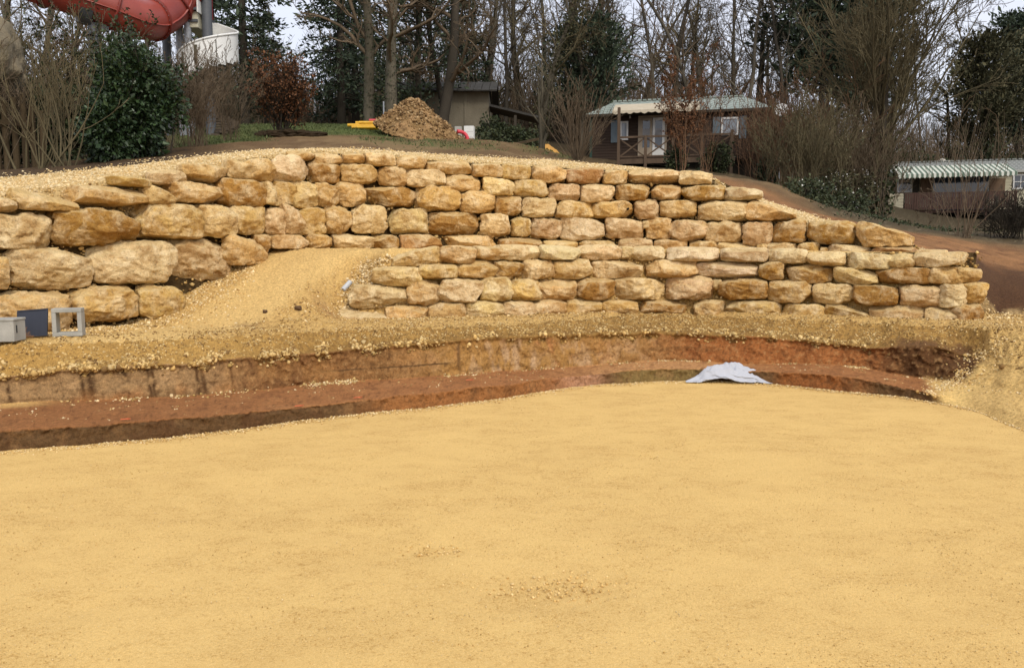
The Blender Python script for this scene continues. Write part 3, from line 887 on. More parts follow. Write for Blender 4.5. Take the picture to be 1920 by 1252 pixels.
BACK = []
def backing(name, root, pxs, depth, zlo, zhi, zref, setb):
    n = 26
    pxs = np.asarray(pxs, float)
    t = np.linspace(0, 1, n)[None, :]
    zl, zh = zlo(pxs)[:, None], zhi(pxs)[:, None]
    Z = zl + (zh - zl) * t
    Yd = depth(pxs)[:, None] + BATTER * (Z - zref) + setb
    X = (pxs[:, None] - W / 2) / F * Yd / math.cos(PITCH)
    v = np.stack([X, Yd, Z], -1).reshape(-1, 3)
    v[:, 1] += 0.035 * fbm(v * 7, 3)
    BACK.append((root, v.reshape(len(pxs), n, 3)))
    me = mesh_from(name, v, grid_faces(len(pxs), n))
    tag(link(name, me, MAT['fill'], root), None, None, None, 'stuff')
backing('gravel_fill', up_root, np.linspace(-440, 1712, 480), up_y, lambda p: np.interp(p, [0, 300, 560, 640], [0.5, 0.6, 1.4, 1.55]),
        lambda p: front_edge(p)[1] - 0.03, 1.75, 0.27)
backing('gravel_fill', lo_root, np.linspace(690, 1822, 300), lo_y, lambda p: np.full(len(p), 0.6), lambda p: np.interp(p, [690, 720, 760, 800], [1.0, 1.25, 1.6, 1.70]), 0.75, 0.25)

# ------------------------------------------------------------------ loose gravel
_ph = (1 + 5 ** 0.5) / 2
ICO = np.array([(-1, _ph, 0), (1, _ph, 0), (-1, -_ph, 0), (1, -_ph, 0), (0, -1, _ph), (0, 1, _ph), (0, -1, -_ph), (0, 1, -_ph), (_ph, 0, -1), (_ph, 0, 1), (-_ph, 0, -1), (-_ph, 0, 1)]) / math.hypot(1, _ph)
ICOF = np.array([(0, 11, 5), (0, 5, 1), (0, 1, 7), (0, 7, 10), (0, 10, 11), (1, 5, 9), (5, 11, 4), (11, 10, 2), (10, 7, 6), (7, 1, 8), (3, 9, 4), (3, 4, 2), (3, 2, 6), (3, 6, 8), (3, 8, 9), (4, 9, 5), (2, 4, 11), (6, 2, 10), (8, 6, 7), (9, 8, 1)])
OCT = np.array([(1, 0, 0), (-1, 0, 0), (0, 1, 0), (0, -1, 0), (0, 0, 1), (0, 0, -1)], float)
OCTF = np.array([(0, 2, 4), (2, 1, 4), (1, 3, 4), (3, 0, 4), (2, 0, 5), (1, 2, 5), (3, 1, 5), (0, 3, 5)])

def pebbles(name, pos, size, cols, seed, parent=None, fine=False, label=None):
    rs = np.random.RandomState(seed)
    B, Fc = (OCT, OCTF) if fine else (ICO, ICOF)
    n, k = len(pos), len(B)
    s = (size * np.exp(np.clip(rs.normal(0, 0.38, n), -0.8, 0.65)))[:, None] * rs.uniform(0.62, 1.15, (n, 3))
    v = B[None] * s[:, None, :] * (1 + np.clip(0.25 * rs.normal(size=(n, k, 1)), -0.4, 0.4))
    q = rs.normal(size=(n, 4)); q /= np.linalg.norm(q, axis=1)[:, None]
    a, b, c, d = q.T
    M = np.stack([1 - 2 * (c * c + d * d), 2 * (b * c - a * d), 2 * (b * d + a * c), 2 * (b * c + a * d), 1 - 2 * (b * b + d * d), 2 * (c * d - a * b),
                  2 * (b * d - a * c), 2 * (c * d + a * b), 1 - 2 * (b * b + c * c)], 1).reshape(n, 3, 3)
    v = np.einsum('nij,nkj->nki', M, v) + pos[:, None, :]
    cc = np.array(cols)[rs.randint(0, len(cols), n)] * rs.uniform(0.75, 1.15, (n, 1))
    f = (Fc[None] + (np.arange(n) * k)[:, None, None]).reshape(-1, 3)
    me = mesh_from(name, v.reshape(-1, 3), f, np.repeat(cc, k, 0), smooth=False)
    o = link(name, me, MAT['pebble'], parent)
    return tag(o, label, 'gravel' if parent is None else None, None, 'stuff')

def on_grid(rs, n, weight, gx, gy, gz, jitter=1.0):
    """random points on a grid surface, with a weight per vertex (cell areas are taken in)"""
    nu, nv = gx.shape
    ex = np.stack([gx[1:, :-1] - gx[:-1, :-1], gy[1:, :-1] - gy[:-1, :-1], gz[1:, :-1] - gz[:-1, :-1]], -1)
    ey = np.stack([gx[:-1, 1:] - gx[:-1, :-1], gy[:-1, 1:] - gy[:-1, :-1], gz[:-1, 1:] - gz[:-1, :-1]], -1)
    ar = np.linalg.norm(np.cross(ex, ey), axis=-1)
    w = (ar * weight[:-1, :-1]).ravel()
    c = np.cumsum(w)
    k = np.searchsorted(c, rs.uniform(0, c[-1], n))
    i, j = k // (nv - 1), k % (nv - 1)
    u, v = rs.uniform(0, 1, (2, n))
    g = lambda a: a[i, j] * (1 - u) * (1 - v) + a[i + 1, j] * u * (1 - v) + a[i, j + 1] * (1 - u) * v + a[i + 1, j + 1] * u * v
    return np.stack([g(gx), g(gy), g(gz)], 1)

def hit(px, py):
    """where the sight line of a photo position meets the terrace"""
    Ys = np.arange(9.0, 13.4, 0.02)
    z = zpix(py, Ys); x = xpix(px, py, Ys)
    g = path_height(x, Ys, np.full(len(Ys), float(px)))
    k = np.nonzero(z < g)[0]
    k = k[0] if len(k) else len(Ys) - 1
    return np.array((x[k], Ys[k], g[k]))
rs = np.random.RandomState(5)
vis = ((PXg > -60) & (PXg < 1980)).astype(float)
EARTH = [(0.36, 0.235, 0.08), (0.27, 0.165, 0.055), (0.45, 0.31, 0.125), (0.19, 0.11, 0.04), (0.54, 0.40, 0.19)]
PALE = [(0.60, 0.46, 0.25), (0.54, 0.39, 0.185), (0.64, 0.52, 0.31), (0.45, 0.305, 0.125)]
OCHR = [(0.58, 0.41, 0.17), (0.50, 0.33, 0.12), (0.64, 0.49, 0.25), (0.40, 0.25, 0.09), (0.68, 0.54, 0.31)]
WHITE = [(0.74, 0.64, 0.45), (0.68, 0.56, 0.36), (0.62, 0.48, 0.27)]
pebbles('gravel', on_grid(rs, 36000, gravel_mask * vis * (0.35 + sstep(-0.3, 0.2, h2)), HX, HY, HZ), 0.0122, PALE, 1, label='pale crushed gravel strip along the top of the upper wall')
pebbles('gravel', on_grid(rs, 1500, sstep(GW[:, None] * 0.8, GW[:, None] * 1.05 + 0.01, dF) * (1 - sstep(GW[:, None] + 0.2, GW[:, None] + 1.0, dF)) * vis * (PXg < 1560), HX, HY, HZ), 0.011, PALE, 2, label='pale pebbles strewn on dark soil behind the gravel strip')
for k_, (rt_, bv_) in enumerate(BACK):
    pj = on_grid(rs, 5200 if k_ == 0 else 3000, np.ones(bv_.shape[:2]), bv_[..., 0], bv_[..., 1], bv_[..., 2])
    pj[:, 1] -= rs.uniform(0.0, 0.14, len(pj))
    pebbles('joint_chips', pj, 0.019, EARTH + OCHR[:2], 30 + k_, rt_)
gv = ((GPX > -40) & (GPX < 1960)).astype(float)
wS = w_slope * gv * (0.2 + sstep(-0.15, 0.25, n_md)) * (1 - 0.8 * dk)
pebbles('gravel', on_grid(rs, 17000, wS, GX, GY, GZ), 0.0095, EARTH, 3, label='crumbly ochre gravel on the lip of the dug bank')
wL = sstep(2.65, 2.95, prof + 0.2 * n_md) * (1 - sstep(3.05, 3.3, prof)) * gv * sstep(-0.1, 0.2, n_md) * (1 - 0.8 * sstep(1580, 1680, GPX))
wL = wL * (0.35 + 1.2 * (1 - sstep(640, 800, GPX)))
pebbles('gravel', on_grid(rs, 2800, wL, GX, GY, GZ), 0.017, EARTH + OCHR[:2], 4, label='coarse stones hanging from the edge of the gravel lip')
wR = w_flat * gv * rubble * (0.08 + sstep(0.0, 0.3, n_md)) * (GZ < 1.6)
pebbles('gravel', on_grid(rs, 9000, wR, GX, GY, GZ), 0.0095, OCHR + EARTH, 6, label='ochre rubble along the foot of both walls')
wF = w_flat * gv * np.exp(-np.maximum(lo_y(np.clip(GPX, 560, 1900)) - GY, 0) / 0.22) * (GZ < 1.0) * (GPX > 640)
pebbles('gravel', on_grid(rs, 2200, wF, GX, GY, GZ), 0.014, OCHR + EARTH, 7, label='loose stones at the foot of the lower wall')
wG = w_flat * gv * (GPX < 480) * np.exp(-np.maximum(up_y(GPX) - 0.05 - GY, 0) / 0.35) * (GZ < 1.5)
pebbles('gravel', on_grid(rs, 3600, wG, GX, GY, GZ), 0.012, OCHR, 8, label='pale gravel along the foot of the big left boulders')
wB = sstep(1.78, 1.98, prof + 0.1 * n_md) * (1 - sstep(2.0, 2.06, prof)) * gv * sstep(0.0, 0.3, n_lo + n_md * 0.5 + 0.1)
wB = wB * (np.clip(bx(330, 90) + bx(700, 130) + bx(1600, 90) + 0.3 * bx(1250, 200), 0, 1) + 0.05)
pebbles('gravel', on_grid(rs, 700, wB, GX, GY, GZ), 0.011, PALE + EARTH[:3], 9, label='pale stones fallen onto the back of the clay bench')
wB2 = (prof > 1.02) * (prof < 1.95) * gv * sstep(0.05, 0.3, n_md)
pebbles('gravel', on_grid(rs, 420, wB2, GX, GY, GZ), 0.0075, PALE + EARTH, 10, label='scattered pebbles on the red clay bench')
wE = sstep(-0.9, -0.2, prof) * (1 - sstep(0.0, 0.08, prof)) * gv
pe = on_grid(rs, 5200, wE, GX, GY, GZ); pe[:, 2] = 0.002; pe[:, 1] -= np.abs(rs.normal(0, 0.09, len(pe)))
pebbles('gravel', pe, 0.006, OCHR, 12, label='fine gravel rim along the far edge of the sand')
wX = ((GPX > 1725) & (GPX < 1935)) * np.exp(-((GPX - 1738 - (prof - 0.9) * 52) / 24) ** 2) * (prof > 0.6) * (prof < 3.8) * (0.15 + sstep(-0.2, 0.2, n_md)) * np.interp(prof, [0.6, 1.5, 2.1, 3.8], [0.5, 1, 1, 0.4])
pebbles('gravel', on_grid(rs, 800, wX, GX, GY, GZ), 0.0105, OCHR, 13, label='heap of pale stones spilling past the right end of the clay bench')
# white drainage stone behind the left end of the lower wall
n = 1500
pp = []
while len(pp) < n:
    px, py = rs.uniform(630, 745), rs.uniform(488, 592)
    c0 = 702 - (py - 495) * 0.55
    if abs(px - c0 + rs.normal(0, 7)) > 24 - max(0, py - 540) * 0.25: continue
    pp.append((px, py))
pw = np.array([hit(*c_) for c_ in pp]) + rs.uniform(-0.02, 0.02, (n, 3))
pebbles('gravel', pw, 0.014, PALE, 14, label='white drainage stone packed behind the end of the lower wall')
# gravel lying on the sand pad
n = 70000
sx = rs.uniform(-1, 1, n); sy = 2.1 + 8.2 * rs.uniform(0, 1, n) ** 1.5
sx = sx * (0.78 * sy)
ok = fbm(np.stack([sx * 1.1, sy * 2.2, 0 * sx], 1) + 40, 4) + rs.uniform(-0.45, 0.25, n) > 0.0
sp = np.stack([sx, sy, np.full(n, 0.001)], 1)[ok]
sp = sp[Pz(0, 845, 0)[1] + 0 * sp[:, 1] + 0.35 * (sp[:, 0] + 4.3) > sp[:, 1] - 0.6]
pebbles('gravel', sp, 0.0024, OCHR[:3] + [(0.44, 0.28, 0.09)], 15, fine=True, label='tiny grit scattered over the sand pad')
for (px, py, r, m, sz, sd_, lb) in ((1050, 1098, 0.21, 330, 0.0050, 16, 'bare patch of coarser gravel showing through the sand, the larger one'), (815, 1028, 0.075, 80, 0.0048, 17, 'small dark patch of gravel showing through the sand'),
                             (1210, 855, 0.07, 20, 0.0042, 18, 'few pebbles in a shallow dent of the sand toward the grey sheet')):
    c = Pz(px, py, 0)
    g = rs.normal(size=(m, 2)) * np.array((r * 1.35, r * 0.55))
    pebbles('gravel', np.stack([c[0] + g[:, 0], c[1] + g[:, 1], np.full(m, -0.010)], 1), sz, [(0.62, 0.43, 0.17), (0.66, 0.48, 0.22), (0.52, 0.34, 0.12)], sd_, label=lb)
# ------------------------------------------------------------------ things on the shelf and the sand
M_CONC = m_plain('concrete_grey', (0.40, 0.40, 0.36), (0.30, 0.30, 0.27), 6, 0.9, 0.25, 90, 0.004)
def ground_y(px, py, z=SHELF + 0.05):
    return Pz(px, py, z)

def frame_box(px0, px1, py0, py1, rz):
    c = ground_y((px0 + px1) / 2, py1)
    w = (px1 - px0) * c[1] / F
    h = (py1 - py0) * c[1] / F
    r = thing('concrete_ring', 'open square grey concrete chamber ring standing on edge on the gravel', 'concrete ring', (c[0], c[1] + 0.05, c[2] - 0.01), rz)
    t, d = 0.045, 0.17
    w -= 0.06
    for nm, b in (('bottom_side', (-w/2, w/2, 0, d, 0, t)), ('top_side', (-w/2, w/2, 0, d, h - t, h)), ('upright_side', (-w/2, -w/2 + t, 0.001, d - 0.001, t, h - t)), ('upright_side', (w/2 - t, w/2, 0.001, d - 0.001, t, h - t))):
        MB().box(*b).build(nm, M_CONC, r, 0.006)
    return r
frame_box(91, 152, 577, 630, R(17))
c = ground_y(6, 640)
rb = thing('concrete_box', 'closed grey concrete box at the foot of the left boulders beside the blue plate', 'concrete box', (c[0] - 0.08, c[1] + 0.02, c[2] - 0.01), R(8))
MB().box(-0.17, 0.17, 0, 0.26, 0, 0.215).build('body', M_CONC, rb, 0.008)
MB().box(-0.175, 0.175, -0.006, 0.266, 0.216, 0.24).build('lid', M_CONC, rb, 0.006)
MB().box(0.1705, 0.174, 0.05, 0.07, 0.09, 0.17).build('slot', m_plain('slot_dark', (0.03, 0.03, 0.03)), rb)
t = NT('rusty_blue_steel')
v = t.pos((1, 1, 1), 'Object')
nn = t.noise(v, 7, 6, 0.65)
sxyz = t.n('ShaderNodeSeparateXYZ'); t.l(v, sxyz.inputs[0])
fac = t.ramp(t.math('ADD', t.math('MULTIPLY', t.math('ADD', sxyz.outputs[0], t.math('MULTIPLY', sxyz.outputs[2], 1.2)), -1.6), nn), [(0.42, 0.0), (0.50, 1.0)])
M_PLATE = t.done(t.mix(fac, t.mix(t.noise(t.pos((30, 30, 4), 'Object'), 1.0, 4), (0.014, 0.018, 0.030), (0.028, 0.034, 0.052)), (0.20, 0.10, 0.04)), 0.6, t.bump(nn, 0.2, 0.004), 0.4)
c = ground_y(52, 631)
pl = thing('steel_plate', 'dark blue square steel plate with a rusty corner leaning on a boulder', 'metal plate', (c[0] + 0.01, c[1] + 0.06, c[2] - 0.01), R(4))
po = MB().box(-0.165, 0.165, -0.008, 0.008, 0, 0.31).build('sheet', M_PLATE, pl, 0.002)
po.rotation_euler = (R(-16), R(-4), 0)
MB().bar((-0.15, -0.013, 0.30), (0.15, -0.013, 0.30), 0.006, 0.010).build('folded_edge', M_PLATE, po)

# grey sheet crumpled against the step
def build_tarp():
    a = Pz(1283, 716, 0.0); b = Pz(1478, 718, 0.0)
    n, m = 130, 46
    u = np.linspace(0, 1, n)[:, None] * np.ones((1, m)); v = np.linspace(0, 1, m)[None, :] * np.ones((n, 1))
    X = a[0] + (b[0] - a[0]) * u
    Yl = a[1] + (b[1] - a[1]) * u - 0.10
    env = np.interp(u[:, 0], [0, 0.06, 0.14, 0.20, 0.30, 0.40, 0.44, 0.50, 0.62, 0.66, 0.74, 0.84, 0.92, 1.0], [0.010, 0.03, 0.06, 0.15, 0.205, 0.205, 0.235, 0.20, 0.175, 0.155, 0.09, 0.035, 0.03, 0.008])[:, None]
    wid = np.interp(u[:, 0], [0, 0.15, 0.45, 0.8, 1.0], [0.04, 0.20, 0.34, 0.24, 0.04])[:, None]
    Yg = Yl + wid * v
    q = np.stack([u * 5.5, v * 2.0, 0 * u + 1.7], -1).reshape(-1, 3)
    warp = fbm(q, 3).reshape(n, m)
    def crease(a_, b_, o_, k_):
        x_ = (a_ * u + b_ * v + 0.35 * warp + o_) * k_
        t_ = np.abs((x_ % 1.0) - 0.5) * 2
        return t_                                                  # sharp folded ridges and valleys
    f1 = crease(1.0, 0.55, 0.1, 4.0); f2 = crease(1.0, -0.7, 0.4, 3.0); f3 = crease(0.4, 1.0, 0.2, 2.6)
    fold = 0.5 * f1 + 0.35 * f2 + 0.25 * f3
    prof_ = np.interp(v, [0, 0.10, 0.40, 0.70, 1.0], [0.05, 0.22, 0.66, 1.0, 0.90])
    lift = 0.05 * np.exp(-((u - 0.34) / 0.12) ** 2) * (1 - v) ** 4
    edge = np.clip(v * 8, 0, 1)
    Z = env * prof_ * (0.72 + 0.50 * fold * edge) + lift + 0.010 + 0.010 * fold
    Yg = Yg + (0.05 * f1 + 0.03 * f2 - 0.03) * (1 - v) * np.clip(env / 0.15, 0, 1)
    z_b = np.maximum(Z, 0.010)
    me = mesh_from('grey_sheet', np.stack([X, Yg, z_b], -1).reshape(-1, 3), grid_faces(n, m))
    t = NT('grey_fleece')
    w_ = t.noise(t.pos(), 60, 3)
    mat = t.done(t.mix(w_, (0.33, 0.345, 0.38), (0.44, 0.455, 0.49)), 0.75, t.bump(t.noise(t.pos(), 14, 5, 0.6, 0.5), 0.5, 0.012), 0.2)
    o = link('grey_sheet', me, mat)
    so = o.modifiers.new('thickness', 'SOLIDIFY'); so.thickness = 0.004
    tag(o, 'crumpled light grey plastic sheet lying against the clay step at the edge of the sand', 'sheet')
build_tarp()

# short white pipe end sticking out beside the lower wall
a = hit(643, 546); b = hit(657, 534); a = a + np.array((0, 0, 0.01)); b = b + np.array((0, 0, 0.03))
mb = MB(); mb.tube(a, b, 0.038, n=18)
o = mb.build('pipe_end', m_plain('pale_plastic', (0.50, 0.53, 0.55), (0.42, 0.44, 0.46), 4, 0.5), None, 0.004)
tag(o, 'pale grey plastic pipe end poking from the gravel by the lower wall', 'pipe')
rsm = np.random.RandomState(77)
for (px, py, s_, zz) in ((559, 582, 0.045, None), (497, 587, 0.03, None)):
    pz = hit(px, py)
    p_, f_ = rock_shape(rsm, 8, s_ * 2, s_ * 1.8, s_ * 1.6)
    o = link('clod', mesh_from('clod', p_, f_), m_plain('dark_clod', (0.12, 0.07, 0.035), rough=1.0), None, (pz[0], pz[1], pz[2] + s_ * 0.45))
    tag(o, 'dark earth clod lying on the side slope of the ramp' if px > 520 else 'small dark earth clod at the foot of the ramp', 'clod')
# orange spray paint marks on the clay bench, modelled as thin raised strips
M_OR = m_plain('orange_paint', (0.75, 0.16, 0.07), (0.6, 0.12, 0.05), 20, 0.6)
for px, py, tlab in ((553, 766, 'between the dark torn step and the wide left bench'), (665, 750, 'near the crumbling dark step'), (222, 792, 'on the widest stretch of the left bench'), (878, 716, 'below the grey streaked part of the cut')):
    k = int(np.argmin(np.abs(col_px - px)))
    zz = float(z1[k]) + 0.012
    c = Pz(px, py, zz)
    mb = MB()
    mb.bar((c[0] - 0.03, c[1] + 0.10, zz + 0.008), (c[0] + 0.035, c[1] + 0.115, zz + 0.012), 0.012, 0.005)
    mb.bar((c[0] + 0.03, c[1] + 0.112, zz + 0.006), (c[0] + 0.06, c[1] + 0.09, zz + 0.018), 0.010, 0.005)
    tag(mb.build('paint_mark', M_OR), 'orange spray paint mark ' + tlab, 'tape', 'orange marks on the bench')

# ------------------------------------------------------------------ vegetation kit
def hz_at(x, y):
    return float(hill_z(x, y)[0])
def spot(px, Y, sink=0.05, py=None):
    """ground point in the column px (read at row py, else at the ground) Y metres away"""
    row = 300.0
    for _ in range(4):
        x = float(xpix(px, row if py is None else py, Y))
        z = hz_at(x, Y)
        row = H / 2 - F * math.tan(math.atan2(z - CAMZ, Y) + PITCH)
    return Vector((x, Y, hz_at(x, Y) - sink))

def tubes_mesh(name, segs, sides=3):
    """segs: array n x 8 = p0, p1, r0, r1"""
    s = np.asarray(segs, float)
    p0, p1, r0, r1 = s[:, :3], s[:, 3:6], s[:, 6], s[:, 7]
    t = p1 - p0
    t /= np.maximum(np.linalg.norm(t, axis=1), 1e-9)[:, None]
    ref = np.where((np.abs(t[:, 2]) < 0.9)[:, None], np.array((0, 0, 1.0)), np.array((1.0, 0, 0)))
    x = np.cross(t, ref); x /= np.linalg.norm(x, axis=1)[:, None]
    y = np.cross(t, x)
    n = len(s)
    an = np.arange(sides) * 2 * math.pi / sides
    ring = x[:, None, :] * np.cos(an)[None, :, None] + y[:, None, :] * np.sin(an)[None, :, None]
    v = np.concatenate([p0[:, None] + ring * r0[:, None, None], p1[:, None] + ring * r1[:, None, None]], 1)
    k = np.arange(sides); k2 = (k + 1) % sides
    f = np.stack([k, k2, k2 + sides, k + sides], 1)
    F_ = (f[None] + (np.arange(n) * 2 * sides)[:, None, None]).reshape(-1, 4)
    return mesh_from(name, v.reshape(-1, 3), F_)

def rand_perp(rnd, d):
    v = Vector((rnd.gauss(0, 1), rnd.gauss(0, 1), rnd.gauss(0, 1)))
    v = v - d * v.dot(d)
    return v.normalized()

def grow(rnd, segs, p, d, length, r, level, prm):
    """one branch as a wandering polyline with side branches"""
    n = prm['seg'][level]
    wob, up = prm['wob'][level], prm['up'][level]
    step = length / n
    r_end = r * prm['end'][level]
    kids = prm['kids'][level] if level < len(prm['kids']) else 0
    start = prm['start'][min(level, 3)]
    slots = sorted(rnd.uniform(start, 1.0) for _ in range(int(kids + rnd.random())))
    pos = 0.0
    si = 0
    for i in range(n):
        a, b = i / n, (i + 1) / n
        d = (d + rand_perp(rnd, d) * wob + Vector((0, 0, up))).normalized()
        q = p + d * step
        ra, rb = r + (r_end - r) * a, r + (r_end - r) * b
        segs[min(level, 3)].append((*p, *q, max(ra, prm['rmin']), max(rb, prm['rmin'])))
        while si < len(slots) and slots[si] <= b:
            tt = (slots[si] - a) * n
            c = p + (q - p) * tt
            rr = ra + (rb - ra) * tt
            ang = R(rnd.uniform(*prm['ang'][level]))
            cd = (d * math.cos(ang) + rand_perp(rnd, d) * math.sin(ang)).normalized()
            ln = length * prm['len'][level] * rnd.uniform(0.6, 1.2) * (1.0 - prm['short'][level] * slots[si])
            grow(rnd, segs, c, cd, ln, min(rr * prm['rad'][level], rr * 0.9), level + 1, prm)
            si += 1
        p = q

PRM_OAK = dict(seg=[9, 6, 5, 4, 2], wob=[0.10, 0.24, 0.30, 0.35, 0.3], up=[0.02, 0.05, 0.05, 0.03, 0.02], end=[0.35, 0.3, 0.3, 0.35, 0.5], kids=[11, 6.5, 5.5, 4.5], start=[0.25, 0.15, 0.15, 0.15],
               ang=[(35, 75), (30, 65), (30, 65), (30, 70)], len=[0.50, 0.50, 0.50, 0.45], short=[0.5, 0.4, 0.35, 0.3], rad=[0.55, 0.6, 0.6, 0.6], rmin=0.008)
PRM_OAK['wob'] = [0.07, 0.30, 0.34, 0.38, 0.3]
PRM_SLIM = dict(PRM_OAK, seg=[11, 6, 5, 3, 2], wob=[0.11, 0.28, 0.34, 0.35, 0.3], up=[0.03, 0.10, 0.06, 0.03, 0.02], kids=[17, 6.5, 5, 4], start=[0.22, 0.15, 0.15, 0.15], ang=[(28, 62), (28, 60), (30, 60), (30, 60)], len=[0.40, 0.45, 0.5, 0.5])
PRM_FAN = dict(PRM_OAK, seg=[5, 8, 6, 4, 2], wob=[0.05, 0.07, 0.12, 0.2, 0.2], up=[0.02, 0.05, 0.05, 0.04, 0.02], kids=[28, 10, 7, 3], start=[0.35, 0.12, 0.12, 0.15], ang=[(12, 48), (15, 38), (18, 45), (20, 50)], len=[1.30, 0.5, 0.5, 0.45], short=[0.45, 0.5, 0.4, 0.3], rad=[0.30, 0.5, 0.6, 0.6], rmin=0.007)

def m_bark(name, c1, c2):
    return m_plain(name, c1, c2, 1.4, 0.95, 0.6, 30, 0.02, 0.1, stretch=(1, 1, 0.4))
M_BARK = m_bark('bark_grey', (0.125, 0.108, 0.080), (0.070, 0.062, 0.046))
M_BARK_D = m_bark('bark_dark', (0.062, 0.053, 0.040), (0.034, 0.029, 0.022))
M_BARK_P = m_bark('bark_pale', (0.135, 0.118, 0.085), (0.06, 0.054, 0.038))
M_TWIG = m_bark('twig_brown', (0.165, 0.122, 0.080), (0.090, 0.070, 0.046))
M_TWIG_G = m_bark('twig_olive', (0.150, 0.125, 0.070), (0.080, 0.066, 0.038))
M_TWIG_R = m_bark('twig_red', (0.20, 0.115, 0.066), (0.11, 0.068, 0.042))

def m_leaf(name, c1, c2, rough=0.5, spec=0.4):
    t = NT(name)
    at = t.n('ShaderNodeAttribute', attribute_name='Col').outputs['Fac']
    col = t.mix(at, c1, c2)
    return t.done(col, rough, None, spec)
M_LAUREL = m_leaf('laurel_leaf', (0.014, 0.030, 0.012), (0.050, 0.085, 0.030), 0.42, 0.4)
M_IVY = m_leaf('ivy_leaf', (0.020, 0.030, 0.013), (0.065, 0.074, 0.030), 0.6, 0.2)
M_BEECH = m_leaf('dead_leaf', (0.075, 0.032, 0.014), (0.20, 0.090, 0.038), 0.7, 0.2)
M_NEEDLE = m_leaf('needle_dark', (0.024, 0.036, 0.024), (0.070, 0.092, 0.052), 0.7, 0.15)
M_NEEDLE_B = m_leaf('needle_olive', (0.040, 0.042, 0.022), (0.105, 0.096, 0.048), 0.7, 0.15)
M_BLOSSOM = m_leaf('blossom', (0.50, 0.50, 0.46), (0.72, 0.72, 0.68), 0.7, 0.2)
M_GRASS = m_leaf('grass_blade', (0.045, 0.062, 0.018), (0.105, 0.125, 0.045), 0.7, 0.2)

def leaves_mesh(name, pos, size, seed, elong=1.8, droop=0.0, outward=None, sizevar=0.3):
    """diamond leaves folded along the midrib: 4 corners, two triangles"""
    rs = np.random.RandomState(seed)
    n = len(pos)
    a = rs.normal(size=(n, 3))
    if outward is not None: a = a * 0.55 + outward
    a[:, 2] -= droop
    a /= np.linalg.norm(a, axis=1)[:, None]
    b = np.cross(a, rs.normal(size=(n, 3))); b /= np.linalg.norm(b, axis=1)[:, None]
    c = np.cross(a, b)
    s = (size * np.exp(rs.normal(0, sizevar, n)))[:, None]
    L, Wd = s * elong, s * 0.5
    v = np.stack([pos, pos + a * L * 0.5 + b * Wd + c * Wd * 0.35, pos + a * L, pos + a * L * 0.5 - b * Wd + c * Wd * 0.35], 1)
    f = np.arange(n * 4).reshape(n, 4)
    f = np.concatenate([f[:, [0, 1, 2]], f[:, [0, 2, 3]]])
    g = np.repeat(rs.uniform(0, 1, n) ** 1.5, 4)
    return mesh_from(name, v.reshape(-1, 3), f, np.stack([g, g, g], 1), smooth=False)

PROTO = {}
def bare_tree_meshes(key, seed, height, r0, prm, sides=6, lean=(0, 0)):
    rnd = random.Random(seed)
    segs = {0: [], 1: [], 2: [], 3: []}
    grow(rnd, segs, Vector((0, 0, -0.3)), Vector((lean[0], lean[1], 1)).normalized(), height, r0, 0, prm)
    trunk = tubes_mesh('trunk', segs[0], 9)
    limbs = tubes_mesh('crown', segs[1] + segs[2] + segs[3], 3)
    PROTO[key] = (trunk, limbs, np.array(segs[0]), np.array(segs[1]))

bare_tree_meshes('oak1', 1, 9.5, 0.30, PRM_OAK)
bare_tree_meshes('oak2', 2, 10.5, 0.27, PRM_OAK)
bare_tree_meshes('oak3', 3, 9.0, 0.24, PRM_OAK)
bare_tree_meshes('slim1', 4, 14, 0.14, PRM_SLIM)
bare_tree_meshes('slim2', 5, 15, 0.15, PRM_SLIM)
bare_tree_meshes('slim3', 6, 13, 0.12, PRM_SLIM)
bare_tree_meshes('fan', 8, 4.6, 0.24, PRM_FAN)

def ivy_on(trunk_segs, limb_segs, seed, n, rad, zmax, size=0.07):
    rs = np.random.RandomState(seed)
    s = trunk_segs
    s = s[s[:, 2] < zmax]
    k = rs.randint(0, len(s), n)
    t = rs.uniform(0, 1, n)[:, None]
    p = s[k, :3] * (1 - t) + s[k, 3:6] * t
    an = rs.uniform(0, 2 * math.pi, n)
    rr = s[k, 6] * 0.9 + rad * rs.uniform(0, 1, n) ** 2 * (0.5 + 0.8 * (fbm(np.stack([an, p[:, 2] * 1.3, 0 * an], 1), 2) + 0.4))
    out = np.stack([np.cos(an), np.sin(an), 0 * an], 1)
    return leaves_mesh('ivy', p + out * np.maximum(rr, 0.02)[:, None], size, seed + 1, 1.3, 0.3, out)

def put_tree(key, name, label, px, Y, rz=0.0, s=1.0, group=None, bark=None, twig=None, cat='tree', tilt=(0, 0), extra=None):
    tr, li = PROTO[key][:2]
    r = thing(name, label, cat, spot(px, Y), rz, group)
    r.scale = (s, s, s)
    r.rotation_euler = (tilt[0], tilt[1], rz)
    for nm, me, mm in (('trunk', tr, bark or M_BARK), ('crown', li, twig or M_TWIG)):
        o = bpy.data.objects.new(nm, me); COL.objects.link(o); o.parent = r
        if not me.materials: me.materials.append(mm)
        o.material_slots[0].link = 'OBJECT'; o.material_slots[0].material = mm
    if extra: 
        nm, me, mm = extra
        o = bpy.data.objects.new(nm, me); COL.objects.link(o); o.parent = r
        if not me.materials: me.materials.append(mm)
    return r

